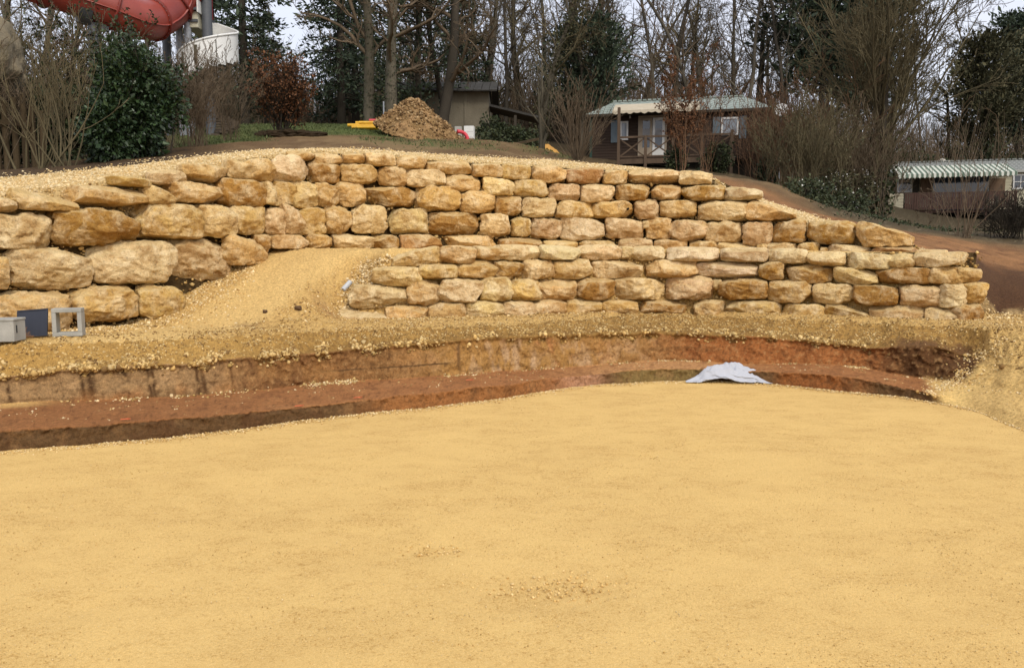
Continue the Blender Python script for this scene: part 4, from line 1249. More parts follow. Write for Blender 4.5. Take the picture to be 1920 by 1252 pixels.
# ---- evergreen crowns
def conifer_meshes(key, seed, height, rad, zlow, nb, tufts, size, mat, shape='cone', r0=0.22):
    rnd = random.Random(seed); rs = np.random.RandomState(seed)
    tr = [(0, 0, -0.3 + (height + 0.3) * k / 8, rnd.uniform(-.03, .03), rnd.uniform(-.03, .03), -0.3 + (height + 0.3) * (k + 1) / 8, r0 * (1 - k / 8.5), r0 * (1 - (k + 1) / 8.5)) for k in range(8)]
    for k in range(1, 8): tr[k] = (*tr[k - 1][3:6], *tr[k][3:])
    br, P_, O_ = [], [], []
    for b in range(nb):
        h = zlow + (height - zlow) * (b + rnd.random()) / nb
        t = (h - zlow) / (height - zlow)
        if shape == 'cone': L = rad * (1.03 - t) ** 0.8 * rnd.uniform(0.65, 1.12)
        elif shape == 'cedar': L = rad * (math.sin(math.pi * (0.12 + 0.8 * t)) ** 0.7) * rnd.uniform(0.45, 1.15)
        else: L = rad * math.sqrt(max(0.05, 1 - (2 * t - 0.75) ** 2 / 1.6)) * rnd.uniform(0.6, 1.1)
        a = rnd.uniform(0, 2 * math.pi)
        p = Vector((0, 0, h)); d = Vector((math.cos(a), math.sin(a), rnd.uniform(-0.1, 0.35) if shape != 'round' else rnd.uniform(0.1, 0.8))).normalized()
        n = 5
        pts = [p.copy()]
        for i in range(n):
            d = (d + Vector((rnd.gauss(0, .10), rnd.gauss(0, .10), (-0.10 if shape == 'cone' else 0.03) + rnd.gauss(0, .05)))).normalized()
            q = p + d * (L / n)
            br.append((*p, *q, 0.035 * (1 - i / n) + 0.008, 0.035 * (1 - (i + 1) / n) + 0.008))
            p = q; pts.append(p.copy())
        m = int(tufts * (0.4 + 0.6 * L / rad))
        for _ in range(m):
            u = rnd.random() ** 0.6 * n
            i = min(int(u), n - 1)
            c = pts[i].lerp(pts[i + 1], u - i)
            sp = (0.10 + 0.16 * L * (1 - u / n * 0.6)) if shape != 'round' else 0.28
            off = Vector((rnd.gauss(0, sp), rnd.gauss(0, sp), rnd.gauss(0, sp * (0.35 if shape != 'round' else 0.7)) - (0.04 if shape == 'cone' else 0)))
            P_.append(c + off); O_.append(d * 0.8 + off * 1.2 + Vector((0, 0, 0.25)))
    pos = np.array([tuple(x) for x in P_]); out = np.array([tuple(x) for x in O_])
    me = leaves_mesh('crown', pos, size, seed, 2.6, 0.0, out)
    PROTO[key] = (tubes_mesh('trunk', np.array(tr), 8), me, np.array(tr), tubes_mesh('branches', br, 3))

conifer_meshes('spruce1', 31, 13, 2.3, 1.2, 120, 85, 0.078, M_NEEDLE, 'cone')
conifer_meshes('spruce2', 32, 10, 2.5, 0.8, 105, 90, 0.078, M_NEEDLE, 'cone')
conifer_meshes('cedar', 33, 7.5, 3.2, 1.0, 64, 110, 0.075, M_NEEDLE, 'cedar')
conifer_meshes('pine1', 34, 11, 3.3, 3.5, 100, 165, 0.10, M_NEEDLE_B, 'round')
conifer_meshes('pine2', 35, 7, 2.4, 1.6, 75, 100, 0.08, M_NEEDLE, 'round')

def put_conifer(key, label, px, Y, rz, s=1.0, mat=None, name='conifer_tree', group=None, tilt=(0, 0), sx=1.0):
    tr, cr, ts, br = PROTO[key]
    r = thing(name, label, 'tree', spot(px, Y), rz, group)
    r.scale = (s * sx, s * sx, s)
    r.rotation_euler = (tilt[0], tilt[1], rz)
    for nm, me, mm in (('trunk', tr, M_BARK_D), ('branches', br, M_BARK_D), ('crown', cr, mat or M_NEEDLE)):
        o = bpy.data.objects.new(nm, me); COL.objects.link(o); o.parent = r
        if not me.materials: me.materials.append(mm)
        o.material_slots[0].link = 'OBJECT'; o.material_slots[0].material = mm
        if nm == 'branches': o['kind'] = 'stuff'
    return r

# ---- shrubs
def stems(rnd, n, height, spread, base, r0, forks=3, wob=0.10, rmin=0.004, up=0.04, curve=0.0):
    segs = []
    def stem(p, d, L, r, lev):
        k = 6 if lev == 0 else 4
        for i in range(k):
            d = (d + rand_perp(rnd, d) * wob + Vector((0, 0, up))).normalized()
            q = p + d * (L / k)
            ra, rb = r * (1 - 0.75 * i / k), r * (1 - 0.75 * (i + 1) / k)
            segs.append((*p, *q, max(ra, rmin), max(rb, rmin)))
            if lev < 3 and i >= (1 if lev == 0 else 0):
                for _ in range(1 if rnd.random() < forks / 4.0 else 0):
                    dd = (d + rand_perp(rnd, d) * rnd.uniform(0.35, 0.8)).normalized()
                    stem(q, dd, L * rnd.uniform(0.35, 0.6) * (1 - 0.4 * i / k), rb * 0.65, lev + 1)
            p = q
    for _ in range(n):
        a = rnd.uniform(0, 2 * math.pi); s = rnd.uniform(0.1, 1.0) * spread
        d = Vector((math.cos(a) * s, math.sin(a) * s, 1)).normalized()
        b = Vector((rnd.gauss(0, base), rnd.gauss(0, base), -0.08))
        stem(b, d, height * rnd.uniform(0.65, 1.1), r0 * rnd.uniform(0.6, 1.1), 0)
    return segs

def put_shrub(label, px, Y, seed, n, height, spread, base, r0, mat, forks=3, wob=0.1, name='bare_shrub', rmin=0.004, group=None, leaves=None, up=0.04):
    r = thing(name, label, 'shrub', spot(px, Y), 0, group)
    segs = stems(random.Random(seed), n, height, spread, base, r0, forks, wob, rmin, up)
    tag(link('stems', tubes_mesh('stems', segs, 4 if Y < 20 else 3), mat, r), None, None, None, 'stuff' if n > 7 else None)
    if leaves:
        cnt, size, lm, zmin = leaves
        rs_ = np.random.RandomState(seed)
        sg = np.array(segs); sg = sg[(sg[:, 5] > zmin)]
        k = rs_.randint(0, len(sg), cnt); t_ = rs_.uniform(0, 1, cnt)[:, None]
        p = sg[k, :3] * (1 - t_) + sg[k, 3:6] * t_ + rs_.normal(0, size * 0.8, (cnt, 3))
        link('leaves', leaves_mesh('leaves', p, size, seed + 1, 1.5, 0.2), lm, r)
    return r

def put_bush(label, px, Y, seed, rx, ry, rz_, cnt, size, lm, name='leafy_bush', elong=1.8, stem=True, group=None, zc=None, gap=0.0):
    """evergreen bush: leaves over a lumpy volume, thick near the outside"""
    rs_ = np.random.RandomState(seed)
    r = thing(name, label, 'shrub', spot(px, Y), 0, group)
    d = rs_.normal(size=(cnt * 2, 3)); d /= np.linalg.norm(d, axis=1)[:, None]
    lump = 1 + 0.95 * fbm(d * 1.35 + seed, 2) + 0.6 * fbm(d * 4.2 + seed, 3)
    rad = lump * (1 - 0.55 * rs_.uniform(0, 1, cnt * 2) ** 1.8)
    p = d * rad[:, None] * np.array((rx, ry, rz_)) + np.array((0, 0, rz_ * (zc or 0.92)))
    keep = (p[:, 2] > 0.0) & (fbm(p * 3.2 + seed, 3) > -0.28 + gap)
    p, d = p[keep][:cnt], d[keep][:cnt]
    link('foliage', leaves_mesh('foliage', p, size, seed, elong, 0.15, d * 0.8), lm, r)
    if stem:
        link('stems', tubes_mesh('stems', stems(random.Random(seed), 9, rz_ * 1.5, 0.45 * rx / rz_ + 0.1, 0.08, 0.022, 3, 0.12), 4), M_BARK_D, r)
    return r
# ------------------------------------------------------------------ left side: water slide, stair, fence, rock
M_RED = m_plain('slide_red', (0.20, 0.030, 0.021), (0.30, 0.056, 0.036), 0.9, 0.42, 0.05, 60, 0.003, 0.5)
M_RED_D = m_plain('slide_red_dark', (0.21, 0.030, 0.020), (0.15, 0.022, 0.015), 3, 0.5)
M_STEEL = m_plain('grey_steel', (0.095, 0.105, 0.115), (0.065, 0.072, 0.08), 2.5, 0.5, 0.1, 30, 0.004, 0.4)
M_GALV = m_plain('galvanised', (0.30, 0.32, 0.345), (0.20, 0.215, 0.235), 3.0, 0.5, 0.1, 40, 0.003, 0.5)
M_WHITE = m_plain('white_panel', (0.74, 0.75, 0.73), (0.62, 0.63, 0.60), 1.5, 0.5, 0.05, 30, 0.003)
M_STEP = m_plain('stair_brown', (0.10, 0.075, 0.05), (0.06, 0.045, 0.03), 4, 0.8)

def catmull(pts, n):
    pts = [Vector(p) for p in pts]
    pts = [pts[0] * 2 - pts[1]] + pts + [pts[-1] * 2 - pts[-2]]
    out = []
    for i in range(1, len(pts) - 2):
        a, b, c, d = pts[i - 1:i + 3]
        for k in range(n):
            t = k / n
            out.append(0.5 * ((2 * b) + (c - a) * t + (2 * a - 5 * b + 4 * c - d) * t * t + (3 * b - a - 3 * c + d) * t ** 3))
    out.append(pts[-2])
    return out

def sweep(path, r, n=36, start=0, end=None, a0=0.0, a1=2 * math.pi, closed=True):
    """tube of radius r around part of a path; angle 0 is up"""
    end = len(path) - 1 if end is None else end
    V, cnt = [], n if closed else n + 1
    for i in range(start, end + 1):
        t = (path[min(i + 1, len(path) - 1)] - path[max(i - 1, 0)]).normalized()
        side = t.cross(Vector((0, 0, 1))).normalized(); up = side.cross(t)
        for k in range(cnt):
            an = a0 + (a1 - a0) * k / n
            V.append(tuple(path[i] + up * (r * math.cos(an)) + side * (r * math.sin(an))))
    m = end - start + 1
    Fq = []
    for i in range(m - 1):
        for k in range(n):
            k2 = (k + 1) % cnt if closed else k + 1
            Fq.append((i * cnt + k, i * cnt + k2, (i + 1) * cnt + k2, (i + 1) * cnt + k))
    return np.array(V), np.array(Fq)

YS = 23.0
sp_pts = [tuple(P(px, py, y)) for px, py, y in ((-190, -122, 21.5), (-60, -76, 21.8), (60, -36, 22.0), (135, -12, 22.2), (205, 14, 22.6), (258, 36, 23.2), (295, 33, 24.0), (326, 10, 24.6), (352, -24, 24.9), (380, -70, 25.0), (410, -125, 24.8))]
path = catmull(sp_pts, 14)
RT = 0.56
root_p = spot(172, YS, 0.05, 120)
slide = thing('water_slide', 'red tube water slide with bolted rings sweeping above the hedge on a grey post', 'water slide', root_p)
def add_local(name, v, f, mat, parent, smooth=True, base=None):
    v = np.asarray(v) - np.array(base if base is not None else root_p)
    return link(name, mesh_from(name, v, f, smooth=smooth), mat, parent)
def ring_at(i, r_out, th, n=36):
    a, b = path[max(i - 1, 0)], path[min(i + 1, len(path) - 1)]
    t = (b - a).normalized()
    side = t.cross(Vector((0, 0, 1))).normalized(); up = side.cross(t)
    V = []
    for (off, rr) in ((-th, RT * 0.99), (-th, r_out), (th, r_out), (th, RT * 0.99)):
        for k in range(n):
            an = 2 * math.pi * k / n
            V.append(tuple(path[i] + t * off + up * (rr * math.cos(an)) + side * (rr * math.sin(an))))
    Fq = []
    for j in range(3):
        for k in range(n):
            k2 = (k + 1) % n
            Fq.append((j * n + k, j * n + k2, (j + 1) * n + k2, (j + 1) * n + k))
    return np.array(V), np.array(Fq)
cuts = [0, 32, 58, 80, 97, 112, 126, 139]
cuts = [c for c in cuts if c < len(path)] + [len(path) - 1]
for a_, b_ in zip(cuts[:-1], cuts[1:]):
    if b_ <= a_: continue
    v, f = sweep(path, RT, 36, a_, b_)
    add_local('tube_section', v, f, M_RED, slide)
for c_ in cuts[1:-1]:
    v, f = ring_at(c_, RT + 0.07, 0.03)
    fl = add_local('flange', v, f, M_RED_D, slide, False)
    t = (path[c_ + 1] - path[c_ - 1]).normalized(); side = t.cross(Vector((0, 0, 1))).normalized(); up = side.cross(t)
    mb = MB()
    for k in range(28):
        an = 2 * math.pi * (k + 0.5) / 28
        q = path[c_] + up * ((RT + 0.03) * math.cos(an)) + side * ((RT + 0.03) * math.sin(an)) - root_p
        mb.tube(q - t * 0.035, q + t * 0.035, 0.011, n=6)
    tag(mb.build('bolts', M_GALV, fl), None, None, None, 'stuff')
for an in (math.pi * 0.60, math.pi * 1.40):
    V, Fq = [], []
    for i, p_ in enumerate(path):
        t = (path[min(i + 1, len(path) - 1)] - path[max(i - 1, 0)]).normalized(); side = t.cross(Vector((0, 0, 1))).normalized(); up = side.cross(t)
        rad = up * math.cos(an) + side * math.sin(an); tan = t.cross(rad)
        for (rr, w_) in ((RT * 0.98, -0.014), (RT + 0.055, -0.014), (RT + 0.055, 0.014), (RT * 0.98, 0.014)):
            V.append(tuple(p_ + rad * rr + tan * w_))
        if i:
            for k in range(3): Fq.append((4 * i - 4 + k, 4 * i - 3 + k, 4 * i + 1 + k, 4 * i + k))
    add_local('seam_flange', V, Fq, M_RED, slide, False)
# support post with a cradle
ip = min(range(len(path)), key=lambda i: abs(path[i].x - P(174, 20, path[i].y)[0]))
pc = path[ip]
zb = pc.z - RT
mb = MB(); L0 = pc - root_p
mb.tube((L0.x, L0.y, -0.2), (L0.x, L0.y, zb - root_p.z - 0.42), 0.15, n=20)
mb.build('support_post', M_STEEL, slide, smooth=False)
mb = MB(); mb.tube((L0.x, L0.y, zb - root_p.z - 0.42), (L0.x, L0.y, zb - root_p.z - 0.38), 0.20, n=20); mb.tube((L0.x, L0.y, zb - root_p.z - 0.38), (L0.x, L0.y, zb - root_p.z - 0.10), 0.13, n=16)
mb.build('post_head', M_STEEL, slide)
tdir = (path[ip + 2] - path[ip - 2]).normalized(); sdir = tdir.cross(Vector((0, 0, 1))).normalized(); udir = sdir.cross(tdir)
v, f = sweep(path, RT + 0.03, 14, ip - 2, ip + 2, math.pi * 0.72, math.pi * 1.28, False)
v2, f2 = sweep(path, RT + 0.14, 14, ip - 2, ip + 2, math.pi * 0.72, math.pi * 1.28, False)
add_local('cradle', np.concatenate([v, v2]), np.concatenate([f, f2 + len(v)]), M_STEEL, slide)
mb = MB(); mb.bar(tuple(Vector((L0.x, L0.y, zb - root_p.z - 0.12)) - tdir * 0.42), tuple(Vector((L0.x, L0.y, zb - root_p.z - 0.12)) + tdir * 0.42 + Vector((0, 0, 0.05))), 0.18, 0.12)
mb.build('cradle_beam', M_STEEL, slide)

# tower beside the slide
tw = spot(345, 25.2, 0.05, 60)
tower = thing('slide_tower', 'galvanised steel column pair carrying a red and cream slide platform', 'tower', tw)
for (px, w_, y_) in ((312, 0.115, 25.6), (337, 0.115, 25.0), (352.5, 0.105, 24.8)):
    x_ = float(xpix(px, 70, y_))
    gz = hz_at(x_, y_)
    MB().tube((x_ - tw.x, y_ - tw.y, gz - tw.z - 0.2), (x_ - tw.x, y_ - tw.y, 10.35 - tw.z), w_ if px > 320 else 0.13, n=16).build('column', M_GALV if px > 320 else M_STEEL, tower, smooth=False)
for (z_, nm) in ((8.55, 'brace'), (9.45, 'brace')):
    pass
pl_z = P(360, 24, 25.2)[2]
X0, X1 = P(355, 0, 25.2)[0] - tw.x, P(379, 0, 25.2)[0] - tw.x
MB().box(X0, X1, -0.5, 0.9, pl_z - tw.z, pl_z - tw.z + 1.1).build('platform_panel', m_plain('panel_red', (0.20, 0.012, 0.016), (0.28, 0.02, 0.022), 2, 0.4), tower, 0.02)
M_CREAM = m_plain('cream_panel', (0.52, 0.50, 0.38), (0.42, 0.40, 0.30), 2, 0.7)
MB().box(X0, X1 + 0.02, -0.45, 0.9, P(360, 60, 25.2)[2] - tw.z, pl_z - tw.z - 0.09).build('platform_apron', M_CREAM, tower, 0.02)
MB().box(X0 - 0.3, X1 + 0.03, -0.56, 0.95, pl_z - tw.z - 0.08, pl_z - tw.z - 0.003).build('platform_deck', M_STEEL, tower)
MB().box(X0 - 0.25, X1 + 0.02, -0.50, -0.452, P(360, 50, 25.2)[2] - tw.z, P(360, 45, 25.2)[2] - tw.z).build('brace', M_STEEL, tower)
MB().box(X1 + 0.035, X1 + 0.075, -0.55, 0.3, P(360, 33, 25.2)[2] - tw.z, pl_z - tw.z + 1.1).build('edge_trim', M_WHITE, tower)

# spiral stair with white parapet
YC = 25.0
sc = spot(389, YC, 0.05, 60)
stair = thing('spiral_stair', 'spiral stair with white curved parapet panels round a thick grey column', 'staircase', sc)
RS = 0.90
ztop = lambda a: np.interp(a, [-8, -math.pi, 0, 0.5 * math.pi, math.pi], [P(0, 215, YC)[2], P(0, 120, YC)[2], P(0, 63, YC)[2], P(0, 46, YC + 0.9)[2], P(0, 28, YC)[2]]) - sc.z
MB().tube((0, 0, -0.2), (0, 0, P(0, -60, YC)[2] - sc.z), 0.155, n=24).build('column', M_STEEL, stair, smooth=False)
angs = np.linspace(-3.75, 0.62 * math.pi, 120)
def helic(rr, za, zb_, lo=None):
    V = []
    for k, a in enumerate(angs):
        for z_ in (za(a, k), zb_(a, k)):
            V.append((rr * math.cos(a), rr * math.sin(a), z_))
    return np.array(V), grid_faces(len(angs), 2)
stepbot = lambda a, k: float(ztop(math.floor(a / 0.30) * 0.30 + 0.12)) - 0.86
v, f = helic(RS, stepbot, lambda a, k: float(ztop(a)))
v2, f2 = helic(RS - 0.035, stepbot, lambda a, k: float(ztop(a)))
link('parapet', mesh_from('parapet', np.concatenate([v, v2]), np.concatenate([f, f2[:, ::-1] + len(v)]), smooth=False), M_WHITE, stair)
hp_ = [Vector((RS * math.cos(a), RS * math.sin(a), float(ztop(a)))) for a in angs]
v, f = sweep(hp_, 0.035, 8)
link('handrail', mesh_from('handrail', v, f), M_WHITE, stair)
for k in range(int(-8 / 0.30), int(0.62 * math.pi / 0.30)):
    a0_, a1_ = k * 0.30, k * 0.30 + 0.31
    zt_ = float(ztop(a0_ + 0.12)) - 0.90
    mb = MB()
    q = [(0.15 * math.cos(a0_), 0.15 * math.sin(a0_)), ((RS - 0.05) * math.cos(a0_), (RS - 0.05) * math.sin(a0_)), ((RS - 0.05) * math.cos(a1_), (RS - 0.05) * math.sin(a1_)), (0.15 * math.cos(a1_), 0.15 * math.sin(a1_))]
    mb.poly([(x, y, zt_ - 0.06) for x, y in q[::-1]]); mb.poly([(x, y, zt_) for x, y in q])
    for i in range(4):
        j = (i + 1) % 4
        mb.poly([(*q[i], zt_ - 0.06), (*q[j], zt_ - 0.06), (*q[j], zt_), (*q[i], zt_)])
    mb.build('step', M_STEP, stair)
mb = MB()
for (a, dz0, dz1) in ((-0.15, -0.62, -0.2), (-1.95, -0.7, -0.12), (-1.35, -0.6, -0.1)):
    pass
for (a, z0_, z1_, wd) in ((-0.95, -0.62, -0.10, 0.014), (-1.62, -0.66, -0.10, 0.05), (-2.15, -0.75, -0.12, 0.05)):
    x, y = (RS + 0.004) * math.cos(a), (RS + 0.004) * math.sin(a)
    s_ = Vector((-math.sin(a), math.cos(a), 0)); zt_ = float(ztop(a))
    c_ = Vector((x, y, zt_))
    mb = MB(); mb.poly([c_ - s_ * wd + Vector((0, 0, z0_)), c_ + s_ * wd + Vector((0, 0, z0_)), c_ + s_ * wd + Vector((0, 0, z1_)), c_ - s_ * wd + Vector((0, 0, z1_))])
    mb.build('slot', m_plain('slot_olive', (0.08, 0.075, 0.05)), stair)

# palisade fence at the left edge
M_LOG = m_plain('old_log', (0.085, 0.062, 0.034), (0.045, 0.033, 0.019), 5, 0.95, 0.5, 40, 0.01, 0.1, stretch=(1, 1, 0.2))
fb = spot(15, 14.2)
fence = thing('palisade_fence', 'dark wooden palisade fence of round posts behind the bare shrub', 'fence', fb)
rnd = random.Random(4)
for k in range(11):
    x = -1.05 + 0.135 * k + rnd.uniform(-0.015, 0.015)
    hgt = 1.32 + rnd.uniform(-0.12, 0.10) + (0.25 if k in (5, 8) else 0) - 0.05 * max(0, k - 6)
    gz = hz_at(fb.x + x, 14.2 + 0.06 * k) - fb.z
    MB().tube((x, 0.06 * k, gz - 0.15), (x + rnd.uniform(-.02, .02), 0.06 * k, gz + hgt), 0.058, 0.052, n=10).build('post', M_LOG, fence, smooth=False)
MB().bar((-1.1, -0.08, 0.95), (0.18, 0.47, 0.92), 0.05, 0.09).build('rail', M_LOG, fence)

# artificial rock by the slide
def build_rock():
    rs_ = np.random.RandomState(90)
    c = spot(-70, 15.5, 0.1)
    d, f = CUBE[20]
    n_ = 3.0
    p = d / ((np.abs(d) ** n_).sum(1) ** (1 / n_))[:, None]
    p = p * np.array((1.12, 1.0, 0.95))
    p[:, 2] += 2.42 - 0.30 * p[:, 0]
    low = p[:, 2] < 1.9
    p[low, 0] -= (1.9 - p[low, 2]) * 0.75
    dirn = d / np.linalg.norm(d, axis=1)[:, None]
    p += dirn * (0.26 * fbm(p * 1.7, 4) + 0.10 * fbm(p * 6, 3))[:, None]
    foot, ff = rock_shape(rs_, 15, 1.5, 1.3, 2.3)
    r = thing('artificial_rock', 'big grey brown artificial rock overhanging the fence beside the slide', 'rock', c)
    m_ = m_plain('weathered_rock', (0.14, 0.125, 0.09), (0.30, 0.24, 0.15), 1.6, 0.95, 0.7, 18, 0.04, 0.1)
    link('boulder', mesh_from('boulder', p, f), m_, r)
    link('foot', mesh_from('foot', foot + np.array((-1.0, 0.1, 1.0)), ff), m_, r)
build_rock()

# ------------------------------------------------------------------ spoil heap, pipes, cabinet, barn
def build_heap():
    c = spot(782, 26.5, 0.0)
    n, m = 120, 90
    a = np.linspace(0, 2 * math.pi, n, endpoint=False)[:, None]; r_ = np.linspace(0, 1, m)[None, :]
    asym = 1 + 0.10 * np.cos(a) + 0.06 * np.sin(3 * a)
    X = 1.62 * asym * r_ * np.cos(a); Yq = 1.3 * r_ * np.sin(a)
    hgt = 1.30 * np.clip(1 - np.hypot((X + 0.12) / 1.6, Yq / 1.3), 0, 1) ** 0.82
    hgt = np.minimum(hgt, 1.17 + 0.05 * np.sin(5 * a))
    q = np.stack([X + 0 * Yq, Yq, 0 * X], -1).reshape(-1, 3)
    hgt = hgt + (0.07 * fbm(q * 3, 4) + 0.055 * fbm(q * 9, 3) + 0.03 * fbm(q * 22, 2)).reshape(n, m) * np.clip((1 - r_) * 5, 0, 1)
    gz = hill_z((X + c.x).ravel(), (Yq + c.y).ravel()).reshape(n, m) - c.z
    Z = gz + hgt - 0.02
    V = np.stack([X, Yq, Z], -1).reshape(-1, 3)
    f = []
    i, j = np.meshgrid(np.arange(n), np.arange(m - 1), indexing='ij')
    i2 = (i + 1) % n
    f = np.stack([i * m + j, i2 * m + j, i2 * m + j + 1, i * m + j + 1], -1).reshape(-1, 4)[:, ::-1]
    nz_ = fbm(V * 2.2, 4); n2 = fbm(V * 10, 3)
    cc = np.zeros((len(V), 3)) + np.array((0.20, 0.125, 0.052))
    cc = lay(cc, sstep(-0.1, 0.3, nz_), (0.30, 0.185, 0.085)); cc = lay(cc, sstep(0.0, 0.35, n2) * 0.7, (0.085, 0.05, 0.022))
    o = link('spoil_heap', mesh_from('spoil_heap', V, f, cc), MAT['ground'], None, c)
    tag(o, 'cone shaped heap of brown clods and earth on the grass', 'earth heap')
    rs_ = np.random.RandomState(3)
    k = rs_.randint(0, len(V), 3000)
    pebbles('clods', V[k] + rs_.normal(0, 0.03, (3000, 3)) * np.array((1, 1, 0.3)), 0.032, [(0.20, 0.12, 0.05), (0.30, 0.19, 0.09), (0.12, 0.07, 0.03), (0.36, 0.25, 0.13)], 4, o)
build_heap()
M_YEL = m_plain('yellow_pipe', (0.72, 0.42, 0.03), (0.60, 0.33, 0.02), 5, 0.45)
c = spot(683, 27.5, 0)
pr = thing('pipe_bundle', 'bundle of yellow plastic pipes lying beside the earth heap', 'pipes', c)
for k, (dx0, dx1, dy, dz) in enumerate(((-0.55, 0.42, -0.15, 0.14), (-0.42, 0.50, 0.0, 0.06), (-0.30, 0.55, 0.0, 0.24), (-0.38, 0.5, -0.28, 0.05), (-0.20, 0.6, 0.12, 0.14), (-0.15, 0.55, -0.12, 0.23))):
    MB().tube((dx0, dy, dz), (dx1, dy + 0.12, dz + 0.02), 0.055, n=12).build('pipe', M_YEL, pr, smooth=False)
M_PINK = m_plain('red_plastic', (0.62, 0.055, 0.075), (0.5, 0.04, 0.055), 5, 0.5)
c = spot(871, 25.4, 0)
loop = catmull([(-0.22, 0, 0.26), (-0.12, 0.02, 0.25), (0.0, 0, 0.20), (0.08, -0.02, 0.10), (0.10, -0.03, 0.0), (0.04, -0.05, -0.03)], 8)
rr_ = thing('red_duct', 'bent red plastic cable duct curving out of the earth heap', 'duct', c)
for k in range(2):
    v, f = sweep([p_ + Vector((-0.03 * k, 0.1 * k, 0.03 * k)) for p_ in loop], 0.055, 10)
    link('duct', mesh_from('duct', v, f), M_PINK, rr_)
c = spot(708, 28.2, 0)
o = MB().tube((-0.3, 0, 0.33), (0.25, 0.1, 0.36), 0.05, n=10).build('red_duct', M_PINK); o.location = c
tag(o, 'straight red duct lying on the yellow pipes behind the heap', 'duct')
c = spot(720, 29, 0)
o = MB().tube((0, 0, -0.2), (0, 0, 0.95), 0.028, n=10).build('metal_post', M_GALV); o.location = c
tag(o, 'thin grey metal post standing against the big twin tree trunk', 'post')
c = spot(879, 30.5, 0)
cabn = thing('utility_cabinet', 'white utility cabinet in front of the barn wall', 'cabinet', c, R(-6))
MB().box(-0.19, 0.19, 0, 0.3, 0, 0.48).build('body', M_WHITE, cabn, 0.01)
MB().box(-0.175, 0.175, -0.012, -0.002, 0.05, 0.245).build('door', M_WHITE, cabn, 0.004); MB().box(-0.175, 0.175, -0.012, -0.002, 0.255, 0.46).build('door', M_WHITE, cabn, 0.004)
c = spot(859, 29.5, 0)
o = MB().box(-0.13, 0.13, 0, 0.2, -0.05, 0.34).build('concrete_block', M_CONC, None, 0.01); o.location = c
tag(o, 'small pale concrete block between earth heap and white cabinet', 'block')
# yellow orange sand pile behind the pollard tree
def build_sand_pile():
    c = spot(1035, 27, 0)
    n, m = 60, 30
    u = np.linspace(-1, 1, n)[:, None] * np.ones((1, m)); v = np.linspace(0, 1, m)[None, :] * np.ones((n, 1))
    hgt = (1 - np.abs(u + 0.15) ** 1.2).clip(0, 1) * 0.42 * v ** 0.9
    gz = hill_z((u * 0.75 + c.x).ravel(), (v * 0.9 + c.y).ravel()).reshape(n, m) - c.z
    q = np.stack([u * 3, v * 2, 0 * u], -1).reshape(-1, 3)
    V = np.stack([u * 0.78, v * 0.9, gz + hgt + 0.05 * fbm(q * 2, 3).reshape(n, m) * v], -1).reshape(-1, 3)
    o = link('sand_pile', mesh_from('sand_pile', V, grid_faces(n, m)), m_plain('yellow_sand', (0.50, 0.27, 0.06), (0.40, 0.21, 0.05), 3, 0.95, 0.4, 40), None, c)
    tag(o, 'low pile of yellow orange sand behind the pollarded tree', 'sand pile')
build_sand_pile()
a, b = spot(962, 26, -0.05), spot(1008, 27, -0.05)
o = MB().bar((a.x, a.y, a.z), (b.x, b.y, b.z + 0.42), 0.16, 0.08).build('plank', M_LOG); tag(o, 'dark plank propped against the yellow sand pile', 'plank')

# barn
M_REND = m_plain('barn_render', (0.17, 0.15, 0.108), (0.115, 0.10, 0.07), 1.2, 0.95, 0.4, 14, 0.02)
M_ROOFD = m_plain('barn_roof', (0.05, 0.048, 0.042), (0.03, 0.028, 0.025), 2, 0.9, 0.5, 12, 0.03)
bl_ = P(742, 262, 37); br_ = P(917, 262, 37)
barn = thing('barn', 'beige rendered barn with a dark low roof behind the earth heap', 'building', (bl_[0], 37, hz_at((bl_[0] + br_[0]) / 2, 37) - 0.2))
bw = br_[0] - bl_[0]
ht = P(0, 172, 37)[2] - barn.location.z
MB().box(0, bw, 0, 6, -0.6, ht).build('wall', M_REND, barn)
mb = MB()
for (y0_, z0_, y1_, z1_) in ((-0.45, ht - 0.10, 3.0, ht + 1.0), (6.45, ht - 0.10, 3.0, ht + 1.0)):
    for s_ in range(14):
        x0_, x1_ = -0.4 + (bw + 0.8) * s_ / 14, -0.4 + (bw + 0.8) * (s_ + 0.94) / 14
        mb.bar(((x0_ + x1_) / 2, y0_, z0_ + 0.06), ((x0_ + x1_) / 2, y1_, z1_ + 0.06), x1_ - x0_, 0.05 + 0.02 * (s_ % 2))
mb.build('roof', M_ROOFD, barn)
MB().box(bw - 2.3, bw - 1.9, -0.03, -0.005, ht - 1.75, ht - 0.85).build('wall_cross', M_BARK_D, barn)
MB().box(bw - 1.15, bw - 1.05, -0.05, -0.005, 0, ht - 0.05).build('drainpipe', M_REND, barn)
lean = MB()
xa, xb = bw + 0.03, bw + 2.6
lean.bar((xa, 0.6, ht - 0.65), (xb, 0.6, ht - 1.25), 1.6, 0.10)
lean.build('lean_to_roof', M_ROOFD, barn)
for x_ in (xa + 1.2, xb - 0.15):
    MB().bar((x_, -0.1, -0.8), (x_, -0.1, ht - 1.1), 0.12).build('lean_to_post', M_BARK_D, barn)

# ------------------------------------------------------------------ brown cabin
def siding(name, c1, c2, pitch):
    t = NT(name)
    v = t.pos((1, 1, 1), 'Object')
    s_ = t.n('ShaderNodeSeparateXYZ'); t.l(v, s_.inputs[0])
    fr = t.math('FRACT', t.math('DIVIDE', s_.outputs[2], pitch))
    nn = t.noise(t.pos((0.8, 0.8, 9), 'Object'), 1.3, 5)
    col = t.mix(nn, c1, c2)
    return t.done(col, 0.8, t.bump(t.ramp(fr, [(0.0, 0.0), (0.12, 1.0), (1.0, 0.55)]), 0.9, 0.03), 0.2)

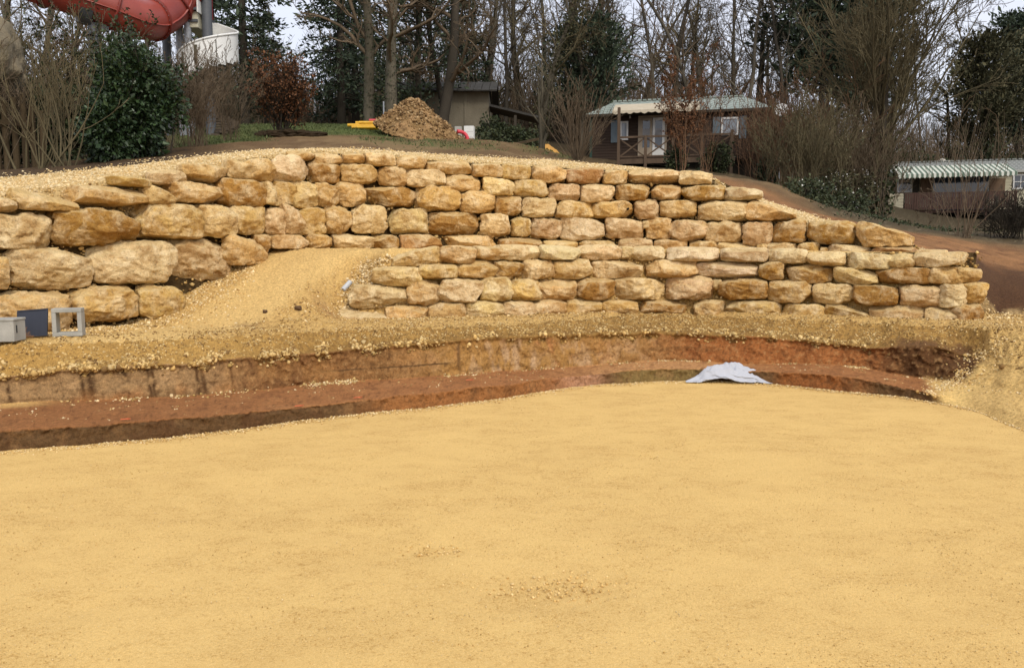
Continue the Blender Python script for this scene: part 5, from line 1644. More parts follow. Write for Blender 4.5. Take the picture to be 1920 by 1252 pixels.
class Home:
    """mobile home in local axes: x along the front, y to the back, z up"""
    def __init__(s, name, label, pxl, Yl, pxr, Yr, floor_py):
        xl, xr = float(xpix(pxl, floor_py - 45, Yl)), float(xpix(pxr, floor_py - 45, Yr))
        s.L = math.hypot(xr - xl, Yr - Yl)
        s.ang = math.atan2(Yr - Yl, xr - xl)
        s.o = Vector((xl, Yl, float(zpix(floor_py, (Yl + Yr) / 2))))
        s.root = thing(name, label, 'mobile home', s.o, s.ang)
        s.ca, s.sa = math.cos(s.ang), math.sin(s.ang)
    def at(s, px, py, y=0.0):
        """local x, z of the photo position on the plane parallel to the front at local y"""
        d = P(px, py, 1.0) - np.array((0, 0, CAMZ))
        # camera in local axes
        cx, cy = -s.o.x * s.ca - s.o.y * s.sa, s.o.x * s.sa - s.o.y * s.ca
        dx, dy = d[0] * s.ca + d[1] * s.sa, -d[0] * s.sa + d[1] * s.ca
        k = (y - cy) / dy
        return cx + dx * k, CAMZ + d[2] * k - s.o.z

def window(h, px0, px1, py0, py1, fm, gm, mull=0, name='window', y=0.0):
    x0, z1_ = h.at(px0, py0, y - 0.04); x1, _ = h.at(px1, py0, y - 0.04); _, z0_ = h.at(px0, py1, y - 0.04)
    t = 0.075
    mb = MB()
    mb.box(x0, x1, y - 0.05, y + 0.02, z0_, z0_ + t); mb.box(x0, x1, y - 0.05, y + 0.02, z1_ - t, z1_)
    mb.box(x0, x0 + t, y - 0.049, y + 0.019, z0_ + t, z1_ - t); mb.box(x1 - t, x1, y - 0.049, y + 0.019, z0_ + t, z1_ - t)
    for k in range(mull):
        xm = x0 + (x1 - x0) * (k + 1) / (mull + 1)
        mb.box(xm - 0.015, xm + 0.015, y - 0.035, y - 0.012, z0_ + t, z1_ - t)
    if mull: mb.box(x0 + t, x1 - t, y - 0.034, y - 0.013, (z0_ + z1_) / 2 - 0.015, (z0_ + z1_) / 2 + 0.015)
    w_ = mb.build(name, fm, h.root)
    MB().box(x0 + t, x1 - t, y - 0.012, y - 0.006, z0_ + t, z1_ - t).build('pane', gm, w_)
    return w_
M_GLASS = NT('window_glass').done((0.035, 0.045, 0.06), 0.06, None, 0.8)
M_GLASS_L = NT('curtained_glass').done((0.17, 0.19, 0.21), 0.12, None, 0.8)
M_WFRAME = m_plain('white_frame', (0.66, 0.66, 0.63), (0.56, 0.56, 0.53), 3, 0.5)
M_SHUT = m_plain('shutter_bluegrey', (0.125, 0.16, 0.18), (0.09, 0.12, 0.135), 3, 0.7)
M_BROWN = siding('cabin_siding', (0.026, 0.016, 0.011), (0.042, 0.027, 0.018), 0.13)
M_DECK = m_plain('deck_wood', (0.13, 0.088, 0.056), (0.075, 0.05, 0.032), 2, 0.9, 0.3, 30, 0.005, stretch=(1, 1, 0.3))
M_TRIM = m_plain('door_cream', (0.33, 0.27, 0.195), (0.26, 0.21, 0.15), 3, 0.6)

def m_tiles(name, c1, c2, w_, h_):
    t = NT(name)
    v = t.pos((1, 1, 1), 'Object')
    s_ = t.n('ShaderNodeSeparateXYZ'); t.l(v, s_.inputs[0])
    x = t.math('MULTIPLY', s_.outputs[0], 2 * math.pi / w_)
    y = t.math('DIVIDE', s_.outputs[1], h_)
    wave = t.math('MULTIPLY', t.math('SINE', x), 0.25)
    row = t.math('FRACT', t.math('ADD', y, wave))
    line = t.ramp(row, [(0.0, 0.05), (0.22, 0.9), (0.8, 1.15), (1.0, 1.3)])
    col = t.mix(t.noise(v, 1.5, 5), c1, c2)
    col = t.mix(0.9, col, line, 'MULTIPLY')
    return t.done(col, 0.45, t.bump(row, 0.8, 0.04), 0.4)
M_TILE = m_tiles('green_tile', (0.185, 0.225, 0.195), (0.265, 0.305, 0.272), 0.42, 0.40)
M_TILE_G = m_tiles('grey_tile', (0.16, 0.17, 0.155), (0.22, 0.23, 0.21), 0.22, 0.36)

def roof(h, ze, zr, depth, ov, mat, ridge_mat, hip=0.9):
    L = h.L
    a, b, c, d = (-ov, -ov, ze), (L + ov, -ov, ze), (L + ov, depth + ov, ze), (-ov, depth + ov, ze)
    r0, r1 = (hip, depth / 2, zr), (L - hip, depth / 2, zr)
    mb = MB()
    mb.poly([a, b, r1, r0]); mb.poly([c, d, r0, r1]); mb.poly([d, a, r0]); mb.poly([b, c, r1])
    lo = lambda p: (p[0], p[1], p[2] - 0.12)
    for p_, q_ in ((a, b), (b, c), (c, d), (d, a)):
        mb.poly([lo(p_), lo(q_), q_, p_], 1)
    mb.poly([lo(d), lo(c), lo(b), lo(a)], 1)
    ro = mb.build('roof', [mat, ridge_mat], h.root)
    for k in range(26):
        x0_ = hip + (L - 2 * hip) * k / 26
        MB().box(x0_, x0_ + (L - 2 * hip) / 26 * 0.72, depth / 2 - 0.09, depth / 2 + 0.09, zr + 0.0, zr + 0.07).build('ridge_tile', mat, ro)
    return ro

H1 = Home('brown_cabin', 'dark brown timber mobile home with green tiled roof and cream awning above a wooden deck', 1107, 38.0, 1437, 36.2, 301)
ze = H1.at(1112, 216)[1]
D1 = 3.8
MB().box(0, H1.L, 0, D1, 0.0, ze - 0.13).build('wall', M_BROWN, H1.root)
MB().box(-0.03, 0.09, -0.03, 0.09, 0, ze - 0.14).build('corner_trim', m_plain('trim_green', (0.03, 0.06, 0.045), (0.02, 0.045, 0.035)), H1.root)
roof(H1, ze, ze + 0.92, D1, 0.22, M_TILE, M_BARK_D)
MB().box(0.3, H1.L - 0.3, 0.3, D1 - 0.3, -0.9, -0.01).build('chassis', M_BARK_D, H1.root)
window(H1, 1163, 1178, 228, 263, M_WFRAME, M_GLASS_L)
window(H1, 1352.5, 1385, 220.5, 254, M_WFRAME, M_GLASS_L)
def shutter(h, px0, px1, py0, py1, mat, y=0.0):
    x0, z1_ = h.at(px0, py0, y); x1, _ = h.at(px1, py0, y); _, z0_ = h.at(px0, py1, y)
    s_ = MB().box(x0, x1, y - 0.055, y - 0.01, z0_, z1_).build('shutter', mat, h.root)
    MB().box(x0 + 0.03, x1 - 0.03, y - 0.068, y - 0.056, (z0_ + z1_) / 2 - 0.04, (z0_ + z1_) / 2 + 0.04).build('batten', mat, s_)
shutter(H1, 1146, 1160, 227, 268, M_SHUT); shutter(H1, 1337, 1351, 220, 252, M_SHUT); shutter(H1, 1386.5, 1400, 218, 260, M_SHUT)
# double door
dx0, dz1 = H1.at(1197, 218); dx1, _ = H1.at(1251, 218); _, dz0 = H1.at(1200, 293)
door = MB()
door.box(dx0, dx0 + 0.10, -0.07, 0.01, dz0, dz1); door.box(dx1 - 0.10, dx1, -0.07, 0.01, dz0, dz1); door.box(dx0 + 0.1, dx1 - 0.1, -0.069, 0.009, dz1 - 0.10, dz1)
door = door.build('door_frame', M_TRIM, H1.root)
xm = (dx0 + dx1) / 2
for (a_, b_) in ((dx0 + 0.1, xm - 0.01), (xm + 0.01, dx1 - 0.1)):
    lf = MB()
    lf.box(a_, a_ + 0.11, -0.055, -0.005, dz0 + 0.02, dz1 - 0.11); lf.box(b_ - 0.11, b_, -0.055, -0.005, dz0 + 0.02, dz1 - 0.11)
    lf.box(a_ + 0.11, b_ - 0.11, -0.054, -0.006, dz0 + 0.02, dz0 + 0.38); lf.box(a_ + 0.11, b_ - 0.11, -0.054, -0.006, dz1 - 0.23, dz1 - 0.11)
    lfo = lf.build('door_leaf', M_WFRAME if a_ > xm else M_TRIM, H1.root)
    MB().box(a_ + 0.11, b_ - 0.11, -0.03, -0.024, dz0 + 0.38, dz1 - 0.23).build('pane', M_GLASS, lfo)
    MB().box(a_ + 0.11, b_ - 0.11, -0.05, -0.031, dz0 + 0.95, dz0 + 1.25).build('curtain', m_plain('curtain_grey', (0.30, 0.30, 0.30)), lfo)
MB().tube((dx0 - 0.38, -0.12, dz1 - 0.10), (dx0 - 0.38, -0.12, dz1 + 0.08), 0.05, 0.03, n=10).build('wall_lamp', M_WFRAME, H1.root)
# cream awning with wavy valance
def awning(h, x0, x1, z_hi, y_hi, z_lo, y_lo, mats, nstripe, val, name='awning', scal=0.06, sag=0.0):
    mb = MB()
    n = nstripe * 4
    for k in range(n):
        xa_, xb_ = x0 + (x1 - x0) * k / n, x0 + (x1 - x0) * (k + 1) / n
        m_ = (k // 4) % len(mats)
        sg = lambda x: -sag * math.sin(math.pi * (x - x0) / (x1 - x0)) * 0
        mb.poly([(xa_, y_lo, z_lo), (xb_, y_lo, z_lo), (xb_, y_hi, z_hi), (xa_, y_hi, z_hi)], m_)
        va = lambda kk: val + scal * abs(math.sin(math.pi * kk / 4.0)) * (1 if (kk // 4) % 2 == 0 else 0.55)
        mb.poly([(xa_, y_lo - 0.01, z_lo - va(k)), (xb_, y_lo - 0.01, z_lo - va(k + 1)), (xb_, y_lo, z_lo), (xa_, y_lo, z_lo)], m_)
    for xx in (x0, x1):
        mb.poly([(xx, y_lo, z_lo - val), (xx, y_lo, z_lo), (xx, y_hi, z_hi), (xx, y_hi, z_hi - val)], 0)
    aw = mb.build(name, mats, h.root)
    so = aw.modifiers.new('thickness', 'SOLIDIFY'); so.thickness = 0.012
    MB().tube((x0, y_lo + 0.02, z_lo - 0.03), (x1, y_lo + 0.02, z_lo - 0.03), 0.022, n=8).build('front_bar', M_GALV, aw)
    return aw
M_CANV = m_plain('cream_canvas', (0.52, 0.455, 0.34), (0.44, 0.385, 0.28), 2, 0.85)
ax0, az = H1.at(1148, 208, -1.1); ax1, _ = H1.at(1312, 203, -1.1)
awning(H1, ax0, ax1, ze + 0.50, 0.35, az, -1.1, [M_CANV], 12, 0.10, scal=0.08)
# deck
DY = -2.1
fx0, _ = H1.at(1157, 300, DY); fx1, _ = H1.at(1378, 300, DY)
fz = H1.at(1200, 296, DY)[1]
deck = thing('wooden_deck', 'wooden terrace with cross braced railing in front of the brown cabin', 'deck', H1.o, H1.ang)
nb = 14
for k in range(nb):
    y0_ = DY + 0.06 + (abs(DY) - 0.08) * k / nb
    MB().box(fx0 + 0.05, fx1 - 0.05, y0_, y0_ + (abs(DY) - 0.08) / nb * 0.93, fz - 0.03, fz).build('board', M_DECK, deck)
MB().box(fx0, fx1, DY - 0.0, DY + 0.05, fz - 0.26, fz - 0.035).build('fascia', M_DECK, deck)
posts = []
zt_ = H1.at(1200, 256, DY)[1]
zg_f = lambda x: hz_at(H1.o.x + x * H1.ca - DY * H1.sa, H1.o.y + x * H1.sa + DY * H1.ca) - H1.o.z - 0.15
for px, top in ((1160, None), (1210.5, 0), (1262, 0), (1316, 0), (1372, 0.12)):
    x_, _ = H1.at(px, 270, DY)
    z_ = (az - 0.05) if top is None else zt_ + 0.04 + top
    MB().box(x_ - 0.065, x_ + 0.065, DY - 0.07, DY + 0.055, min(zg_f(x_), fz - 0.6), z_).build('post', M_DECK, deck, 0.01)
    posts.append(x_)
for a_, b_ in zip(posts[:-1], posts[1:]):
    MB().box(a_ + 0.07, b_ - 0.07, DY - 0.05, DY + 0.04, zt_ - 0.06, zt_ + 0.02).build('handrail', M_DECK, deck)
    br_ = MB()
    br_.bar((a_ + 0.07, DY, fz + 0.08), (b_ - 0.07, DY, zt_ - 0.10), 0.05, 0.06)
    br_.bar((a_ + 0.07, DY + 0.06, zt_ - 0.10), (b_ - 0.07, DY + 0.06, fz + 0.08), 0.05, 0.06)
    br_.build('cross_brace', M_DECK, deck)
    MB().box(a_ + 0.07, b_ - 0.07, DY - 0.02, DY + 0.03, fz + 0.03, fz + 0.09).build('bottom_rail', M_DECK, deck)
for y_ in (-1.35, -0.55):
    MB().box(posts[-1] - 0.05, posts[-1] + 0.05, y_ - 0.05, y_ + 0.05, -1.2, zt_ + 0.04).build('post', M_DECK, deck, 0.01)
MB().box(posts[-1] - 0.04, posts[-1] + 0.04, DY + 0.06, -0.08, zt_ + 0.041, zt_ + 0.09).build('handrail', M_DECK, deck)
MB().bar((posts[0] - 0.5, DY + 0.5, -0.75), (posts[0] + 0.25, DY + 0.5, fz - 0.1), 0.07, 0.10).build('brace', M_DECK, deck)
# satellite dish on a short mast past the cabin's right end
c = spot(1462, 38, 0)
dish = thing('satellite_dish', 'tilted white satellite dish on a mast past the right end of the brown cabin', 'dish', c)
zc_ = P(1456, 207, 38)[2] - c.z
MB().tube((-0.05, 0, -0.2), (-0.05, 0, zc_ - 0.05), 0.03, n=8).build('mast', M_GALV, dish)
V = []
for i in range(6):
    for k in range(20):
        r_ = 0.34 * i / 5; an = 2 * math.pi * k / 20
        V.append((r_ * math.cos(an), r_ * math.sin(an), 0.35 * r_ * r_))
Fq = [(i * 20 + k, i * 20 + (k + 1) % 20, (i + 1) * 20 + (k + 1) % 20, (i + 1) * 20 + k) for i in range(5) for k in range(20)]
o = link('reflector', mesh_from('reflector', V, np.array(Fq)), M_WFRAME, dish, (-0.05, 0, zc_))
o.rotation_euler = (R(60), R(-38), 0)
so = o.modifiers.new('thickness', 'SOLIDIFY'); so.thickness = 0.02

# ------------------------------------------------------------------ cream mobile home with striped awning
M_CSIDE = siding('cream_siding', (0.42, 0.39, 0.28), (0.34, 0.315, 0.225), 0.16)
H2 = Home('cream_mobile_home', 'cream mobile home with green and white striped awning over a brown picket deck', 1656, 43.5, 2010, 41.0, 400)
ze2 = H2.at(1658, 326)[1]
MB().box(0, H2.L, 0, 3.8, -0.1, ze2 - 0.13).build('wall', M_CSIDE, H2.root)
roof(H2, ze2, ze2 + 0.75, 3.8, 0.2, M_TILE_G, M_CONC)
window(H2, 1683, 1711, 333, 361, M_WFRAME, M_GLASS, 2); window(H2, 1900, 1930, 327, 355, M_WFRAME, M_GLASS, 1)
shutter(H2, 1672.5, 1682, 334, 362, M_BARK_D)
MB().box(H2.at(1712, 340)[0], H2.at(1724, 340)[0], -0.04, -0.005, 0.2, ze2 - 0.3).build('door', M_BARK_D, H2.root)
for pa_, pb_ in ((1726, 1748), (1856, 1885)):
    x0_, z1_ = H2.at(pa_, 335); x1_, _ = H2.at(pb_, 335); z0_ = H2.at(pa_, 372)[1]
    MB().box(x0_, x1_, -0.045, -0.005, z0_, z1_).build('wall_board', m_plain('board_tan', (0.16, 0.10, 0.06), (0.12, 0.075, 0.045)), H2.root)
MB().box(H2.at(1750, 340)[0], H2.at(1854, 340)[0], -0.04, -0.005, 0.1, ze2 - 0.25).build('sliding_door', M_GLASS, H2.root)
M_SG, M_SW = m_plain('stripe_green', (0.12, 0.17, 0.125), (0.09, 0.135, 0.10), 3, 0.85), m_plain('stripe_white', (0.62, 0.64, 0.56), (0.52, 0.54, 0.47), 3, 0.85)
bx0, bz = H2.at(1685, 327, -1.9); bx1, bz1 = H2.at(1908, 322, -1.9)
awning(H2, bx0, bx1, ze2 + 0.36, -0.02, (bz + bz1) / 2, -1.9, [M_SW, M_SG], 46, 0.16, scal=0.07)
dk2 = thing('picket_deck', 'terrace with dark brown picket railing below the striped awning', 'deck', H2.o, H2.ang)
M_PICK = m_plain('picket_brown', (0.075, 0.040, 0.028), (0.05, 0.027, 0.02), 4, 0.85)
YD = -2.0
px0_, _ = H2.at(1694, 380, YD); px1_, _ = H2.at(1905, 380, YD)
zt2 = H2.at(1700, 362, YD)[1]; zb2 = H2.at(1700, 399, YD)[1]
MB().box(px0_, px1_, YD + 0.06, -0.06, zb2 - 0.02, zb2 + 0.12).build('floor', M_PICK, dk2)
MB().box(px0_, px1_, YD - 0.04, YD + 0.05, zt2 - 0.05, zt2).build('handrail', M_PICK, dk2)
MB().box(px0_, px1_, YD - 0.03, YD + 0.04, zb2 + 0.2, zb2 + 0.26).build('bottom_rail', M_PICK, dk2)
npk = 46
pk = MB().box(-0.045, 0.045, -0.01, 0.01, zb2 + 0.14, zt2 - 0.06).build('picket', M_PICK, dk2)
pk.location = (px0_ + 0.1, YD - 0.055, 0)
for k in range(1, npk):
    o = pk.copy(); COL.objects.link(o); o.parent = dk2
    o.location = (px0_ + 0.1 + (px1_ - px0_ - 0.2) * k / (npk - 1), YD - 0.055, 0)
for k in range(5):
    x_ = px0_ + (px1_ - px0_) * k / 4
    MB().box(x_ - 0.05, x_ + 0.05, YD + 0.051, YD + 0.15, zb2 - 0.6, zt2 + 0.02).build('post', M_PICK, dk2)
# cream box at the left end of the deck
hx0, hz0 = H2.at(1665, 398, YD); hx1, _ = H2.at(1693, 398, YD); hz1 = H2.at(1665, 363, YD)[1]
cb = thing('slatted_box', 'cream slatted storage box at the left end of the picket deck', 'box', H2.o, H2.ang)
ns = 7
for k in range(ns):
    z0_ = hz0 - 0.1 + (hz1 - hz0 + 0.1) * k / ns
    MB().box(hx0, hx1, YD, YD + 1.2, z0_, z0_ + (hz1 - hz0 + 0.1) / ns * 0.86).build('slat', m_plain('slat_cream', (0.42, 0.39, 0.28), (0.36, 0.33, 0.24), 3, 0.7) if k == 0 else bpy.data.materials['slat_cream'], cb, 0.012)
MB().box(hx0 + 0.03, hx1 - 0.03, YD + 0.03, YD + 1.17, hz0 - 0.4, hz1 - 0.03).build('core', M_CSIDE, cb)
# parasol cap rising behind the awning
c = P(1813, 303, 45.0)
gz = hz_at(c[0], 45.0)
par = thing('parasol', 'pale parasol top rising behind the striped awning roof', 'parasol', (c[0], 47.6, gz))
ztp = P(1813, 297, 47.6)[2] - gz
MB().tube((0, 0, -0.1), (0, 0, ztp), 0.03, n=8).build('pole', M_GALV, par)
mb = MB()
for k in range(8):
    a0_, a1_ = 2 * math.pi * k / 8, 2 * math.pi * (k + 1) / 8
    mb.poly([(1.25 * math.cos(a0_), 1.25 * math.sin(a0_), ztp - 0.5), (1.25 * math.cos(a1_), 1.25 * math.sin(a1_), ztp - 0.5), (0, 0, ztp)])
cn = mb.build('canopy', m_plain('parasol_cloth', (0.60, 0.58, 0.50), (0.52, 0.50, 0.43)), par)
so = cn.modifiers.new('thickness', 'SOLIDIFY'); so.thickness = 0.01
# ------------------------------------------------------------------ planting near the slide
put_shrub('tall bare olive stemmed shrub rising in front of the palisade fence', 78, 13.3, 101, 15, 2.1, 0.55, 0.16, 0.020, M_TWIG_G, 2.2, 0.10, up=0.10, rmin=0.005)
put_shrub('bare forked shrub with pale stems between fence and laurel', 118, 13.0, 102, 11, 1.9, 0.8, 0.10, 0.022, M_TWIG_G, 2.4, 0.12, up=0.12, rmin=0.005)
put_shrub('tangled thin bare shrub under the artificial rock', 30, 15.0, 103, 16, 2.2, 0.7, 0.3, 0.013, M_TWIG, 3.0, 0.14, rmin=0.005)
put_shrub('tall twiggy shrub with few small leaves behind the fence and the slide post', 105, 18.6, 104, 26, 2.6, 0.55, 0.5, 0.018, M_TWIG_G, 3.2, 0.12, rmin=0.006, leaves=(1700, 0.03, M_IVY, 1.2))
put_shrub('leafy thicket right of the grey slide post', 165, 19.0, 105, 22, 2.7, 0.6, 0.4, 0.016, M_TWIG, 3.2, 0.12, rmin=0.006, leaves=(4200, 0.045, M_IVY, 0.3))
put_bush('large dark green glossy laurel bush at the edge of the gravel', 262, 15.2, 110, 0.62, 0.62, 1.08, 12500, 0.044, M_LAUREL, 'laurel_bush', 1.9, gap=0.10)
put_bush('smaller dark laurel shoulder leaning over the gravel beside the big laurel', 207, 14.8, 111, 0.46, 0.5, 0.66, 6000, 0.042, M_LAUREL, 'laurel_bush', 1.9)
put_bush('yellow green top of a taller evergreen behind the laurel', 238, 17.5, 112, 0.75, 0.6, 1.35, 6500, 0.045, M_IVY, 'evergreen_bush', 1.7)
put_bush('dark evergreen hedge filling behind the bare shrubs', 70, 17.0, 113, 1.9, 0.6, 0.95, 13000, 0.05, M_IVY, 'evergreen_hedge', 1.6)
put_shrub('dense fine twigged bare shrub beside the laurel', 372, 17.6, 106, 44, 1.75, 0.50, 0.10, 0.010, M_TWIG, 3.2, 0.08, rmin=0.0045)
put_shrub('thin brown bare shrub below the white stair', 432, 20.5, 107, 28, 1.95, 0.45, 0.14, 0.010, M_TWIG, 3.0, 0.09, rmin=0.005)
put_shrub('low twiggy shrub behind the laurel at the lawn edge', 330, 20.0, 108, 26, 1.9, 0.5, 0.2, 0.010, M_TWIG, 3.0, 0.1, rmin=0.005)
put_shrub('rounded shrub still holding rust brown leaves on a soil bank', 528, 24.0, 109, 46, 1.75, 0.75, 0.10, 0.020, M_BARK_D, 3.4, 0.10, 'brown_leaf_shrub', 0.006, None, (8500, 0.045, M_BEECH, 0.35), 0.06)
put_shrub('leafy upright laurel shoots above the big laurel bush', 268, 15.4, 115, 22, 1.8, 0.34, 0.22, 0.018, M_BARK_D, 2.6, 0.10, 'laurel_shoots', 0.005, None, (4200, 0.040, M_LAUREL, 0.9), 0.06)
# grass along the lawn
rs = np.random.RandomState(55)
gp = on_grid(rs, 16000, lawn * (HY < 34), HX, HY, HZ)
sg = np.concatenate([gp, gp + np.stack([rs.normal(0, 0.02, len(gp)), rs.normal(0, 0.02, len(gp)), rs.uniform(0.03, 0.09, len(gp))], 1)], 1)
gm = leaves_mesh('lawn_grass', gp, 0.022, 5, 2.4, -1.5)
tag(link('lawn_grass', gm, M_GRASS), 'short green grass of the lawn behind the walls', 'grass', None, 'stuff')
# soil bank under the brown shrub
p_, f_ = rock_shape(np.random.RandomState(8), 26, 2.2, 1.2, 0.5, 0, 5, 3.0)
c = spot(545, 23.6, 0.06)
o = link('soil_bank', mesh_from('soil_bank', p_, f_), m_plain('dark_soil', (0.05, 0.034, 0.02), (0.028, 0.02, 0.012), 5, 1, 0.8, 25, 0.03, 0.05), None, c)
tag(o, 'low bank of dark torn soil under the rust brown shrub', 'soil bank')

# ------------------------------------------------------------------ trees
oak1, oak2 = PROTO['oak1'], PROTO['oak2']
put_tree('oak2', 'bare_tree', 'thick grey trunk of the twin bare trees, the left one with a leaning top', 692, 33.5, 2.3, 0.95, None, M_BARK_P, M_TWIG, extra=('lichen_twigs', ivy_on(oak2[2], None, 41, 1500, 0.25, 9, 0.06), M_IVY))
put_tree('oak1', 'bare_tree', 'thick mossy trunk of the twin bare trees right behind the earth heap', 731, 32.5, 2.1, 0.95, None, M_BARK_P, M_TWIG, extra=('lichen_twigs', ivy_on(oak1[2], None, 42, 1500, 0.25, 9, 0.06), M_IVY))
put_conifer('spruce1', 'tall dark spruce standing behind the white spiral stair', 462, 36, 0.3, 1.08)
put_conifer('spruce1', 'slender dark spruce behind the slide tower', 405, 42, 1.7, 1.05)
put_conifer('spruce2', 'lower olive green conifer between stair and rust brown shrub', 500, 39, 2.2, 0.62, M_NEEDLE_B)
put_conifer('spruce1', 'broad dark spruce just left of the twin trunks', 640, 40, 2.9, 1.12, sx=0.95)
put_conifer('spruce2', 'second dark spruce pressed behind the broad one', 668, 44, 0.9, 1.1)
put_conifer('cedar', 'dark spreading conifer right of the twin trunks with layered branches', 785, 35.5, 0.5, 0.95)
put_conifer('spruce2', 'pointed dark evergreen behind the barn roof', 868, 46.0, 4.1, 0.95)
put_tree('oak3', 'bare_tree', 'dark forked bare tree with black branches leaning over the barn', 826, 34.0, 1.3, 1.1, None, M_BARK_D, M_TWIG, tilt=(0.03, 0.10))
put_tree('slim2', 'bare_tree', 'dark bare trunk beside the beige barn wall', 838, 36.2, 0.2, 0.95, None, M_BARK_D, M_TWIG, tilt=(0, -0.05))
# pollard and radial shrub left of the brown cabin
put_shrub('short pollarded tree with upright shoots left of the brown cabin', 1014, 24.0, 120, 4, 2.6, 0.35, 0.03, 0.10, M_BARK_P, 3.9, 0.10, 'pollarded_tree', 0.006, None, None, 0.05)
put_shrub('bare shrub with long radiating shoots beside the brown cabin', 1082, 21.5, 121, 60, 2.0, 0.85, 0.07, 0.014, M_TWIG, 1.6, 0.07, rmin=0.005)
put_bush('dark ivy mound at the foot of the barn lean-to', 955, 31.5, 122, 1.1, 0.6, 0.42, 3000, 0.07, M_IVY, 'ivy_mound', 1.4)
put_bush('dark ivy mound between barn wall and cabinet', 925, 32.5, 123, 0.6, 0.5, 0.5, 2000, 0.07, M_IVY, 'ivy_mound', 1.4)
put_conifer('pine2', 'dark green leaning evergreen behind the left end of the brown cabin', 1105, 42.5, 1.1, 1.0, tilt=(0, 0.16))
put_conifer('pine2', 'rounded dark evergreen behind the radiating bare shrub', 1060, 44, 2.6, 0.85)
iv1 = ivy_on(PROTO['slim1'][2], None, 43, 3600, 0.75, 11, 0.09)
put_tree('slim1', 'ivy_tree', 'bare tree with an ivy wrapped trunk behind the pollard', 1008, 41, 0.5, 0.95, None, M_BARK, M_TWIG_G, extra=('ivy', iv1, M_NEEDLE_B))
put_tree('slim1', 'ivy_tree', 'taller ivy wrapped tree behind the leaning evergreen', 1076, 47, 2.2, 1.12, None, M_BARK_D, M_TWIG, extra=('ivy', iv1, M_IVY))
# brown leafed tree and greenery in front of the deck
put_shrub('slender tree with rust brown leaves growing in front of the deck', 1278, 30.0, 130, 7, 3.5, 0.16, 0.10, 0.032, M_TWIG_R, 3.2, 0.10, 'brown_leaf_tree', 0.007, None, (3600, 0.045, M_BEECH, 0.9), 0.08)
put_shrub('thin reddish bare shoots beside the brown leafed tree', 1325, 30.5, 131, 14, 2.9, 0.35, 0.10, 0.014, M_TWIG_R, 2.6, 0.08, rmin=0.006)
put_bush('green ivy bush climbing the deck railing', 1343, 31.0, 132, 0.50, 0.40, 0.62, 2000, 0.065, M_IVY, 'ivy_bush', 1.3)
put_bush('green ivy clump at the foot of the brown leafed tree', 1268, 30.3, 133, 0.35, 0.3, 0.5, 1200, 0.065, M_IVY, 'ivy_bush', 1.3)
put_bush('dark green upright ivy bush at the right corner of the brown cabin', 1437, 33.0, 134, 0.36, 0.36, 0.68, 2200, 0.07, M_LAUREL, 'ivy_bush', 1.4)
put_shrub('brown bare thicket in front of the cabin right end', 1450, 34.5, 135, 70, 2.9, 0.5, 0.5, 0.014, M_TWIG_R, 3.0, 0.1, rmin=0.007)
# thicket between the two homes
thick = [('tall brown bare thicket right of the cabin', 1490, 31, 3.4, M_TWIG_R, 0.7), ('olive twigged thicket with yellowing leaves above the red bank', 1520, 27, 2.6, M_TWIG_G, 0.6), ('grey brown thicket at the foot of the fan shaped tree', 1590, 29, 3.0, M_TWIG, 0.6),
         ('dark twiggy thicket left of the cream mobile home', 1612, 31, 2.6, M_TWIG, 0.4)]
for k, (lb, px, Y, h_, mm, bs) in enumerate(thick):
    put_shrub(lb, px, Y, 140 + k, 80, h_, 0.45, bs, 0.015, mm, 3.0, 0.10, 'bare_thicket', 0.007, None, (1100, 0.045, M_NEEDLE_B, 0.2) if k in (1, 3) else None)
for k, (lb, px, Y, rx, rz_) in enumerate((('white flowering evergreen bush above the red bank', 1560, 26.5, 0.55, 0.6), ('dark evergreen bush with white flowers beside the fan shaped tree', 1608, 28.5, 0.6, 0.9), ('low dark ivy bush spilling onto the red bank', 1515, 22.5, 0.6, 0.30), ('low ivy ground bush at the foot of the thicket', 1580, 22.0, 0.8, 0.28))):
    r = put_bush(lb, px, Y, 150 + k, rx, 0.7, rz_, 1500 if k < 2 else 1200, 0.05, M_NEEDLE_B if k < 2 else M_IVY, 'flowering_bush' if k < 2 else 'ivy_bush', 1.5, True, gap=0.08)
    rs_ = np.random.RandomState(150 + k)
    m_ = 70 if k < 2 else 16
    d = rs_.normal(size=(m_, 3)); d /= np.linalg.norm(d, axis=1)[:, None]; d[:, 1] = -np.abs(d[:, 1])
    p_ = d * np.array((rx, 0.72, rz_)) * (1 + 0.25 * fbm(d * 3, 2))[:, None] + np.array((0, 0, rz_ * 0.95))
    link('blossom', leaves_mesh('blossom', p_[p_[:, 2] > 0.05], 0.04, 9 + k, 1.0), M_BLOSSOM, r)
put_tree('fan', 'fan_tree', 'large bare tree with fan shaped branches left of the cream mobile home', 1640, 30.5, 0.4, 1.45, None, M_BARK_D, M_TWIG_G, extra=('ivy', ivy_on(PROTO['fan'][2], None, 47, 1400, 0.3, 2.2, 0.07), M_IVY))
put_shrub('bare shrub with long straight stems on the red bank before the cream home', 1805, 16.8, 160, 20, 2.05, 0.85, 0.10, 0.012, M_TWIG, 1.3, 0.05, rmin=0.004, up=0.02)
put_shrub('dark low clipped bare shrub at the right edge of the red bank', 1893, 18.0, 161, 60, 0.95, 0.8, 0.16, 0.012, M_BARK_D, 3.0, 0.1, rmin=0.005)
put_shrub('thin bare shoots left of the long stemmed shrub', 1745, 19.5, 162, 7, 1.0, 0.6, 0.15, 0.010, M_TWIG, 2.4, 0.08, rmin=0.004)
put_conifer('pine1', 'broad dark pine crown rising above the thicket right of the cabin', 1535, 46, 0.8, 1.28, M_NEEDLE)
put_conifer('pine1', 'second dark pine behind the fan shaped tree', 1600, 52, 2.4, 1.25, M_NEEDLE)
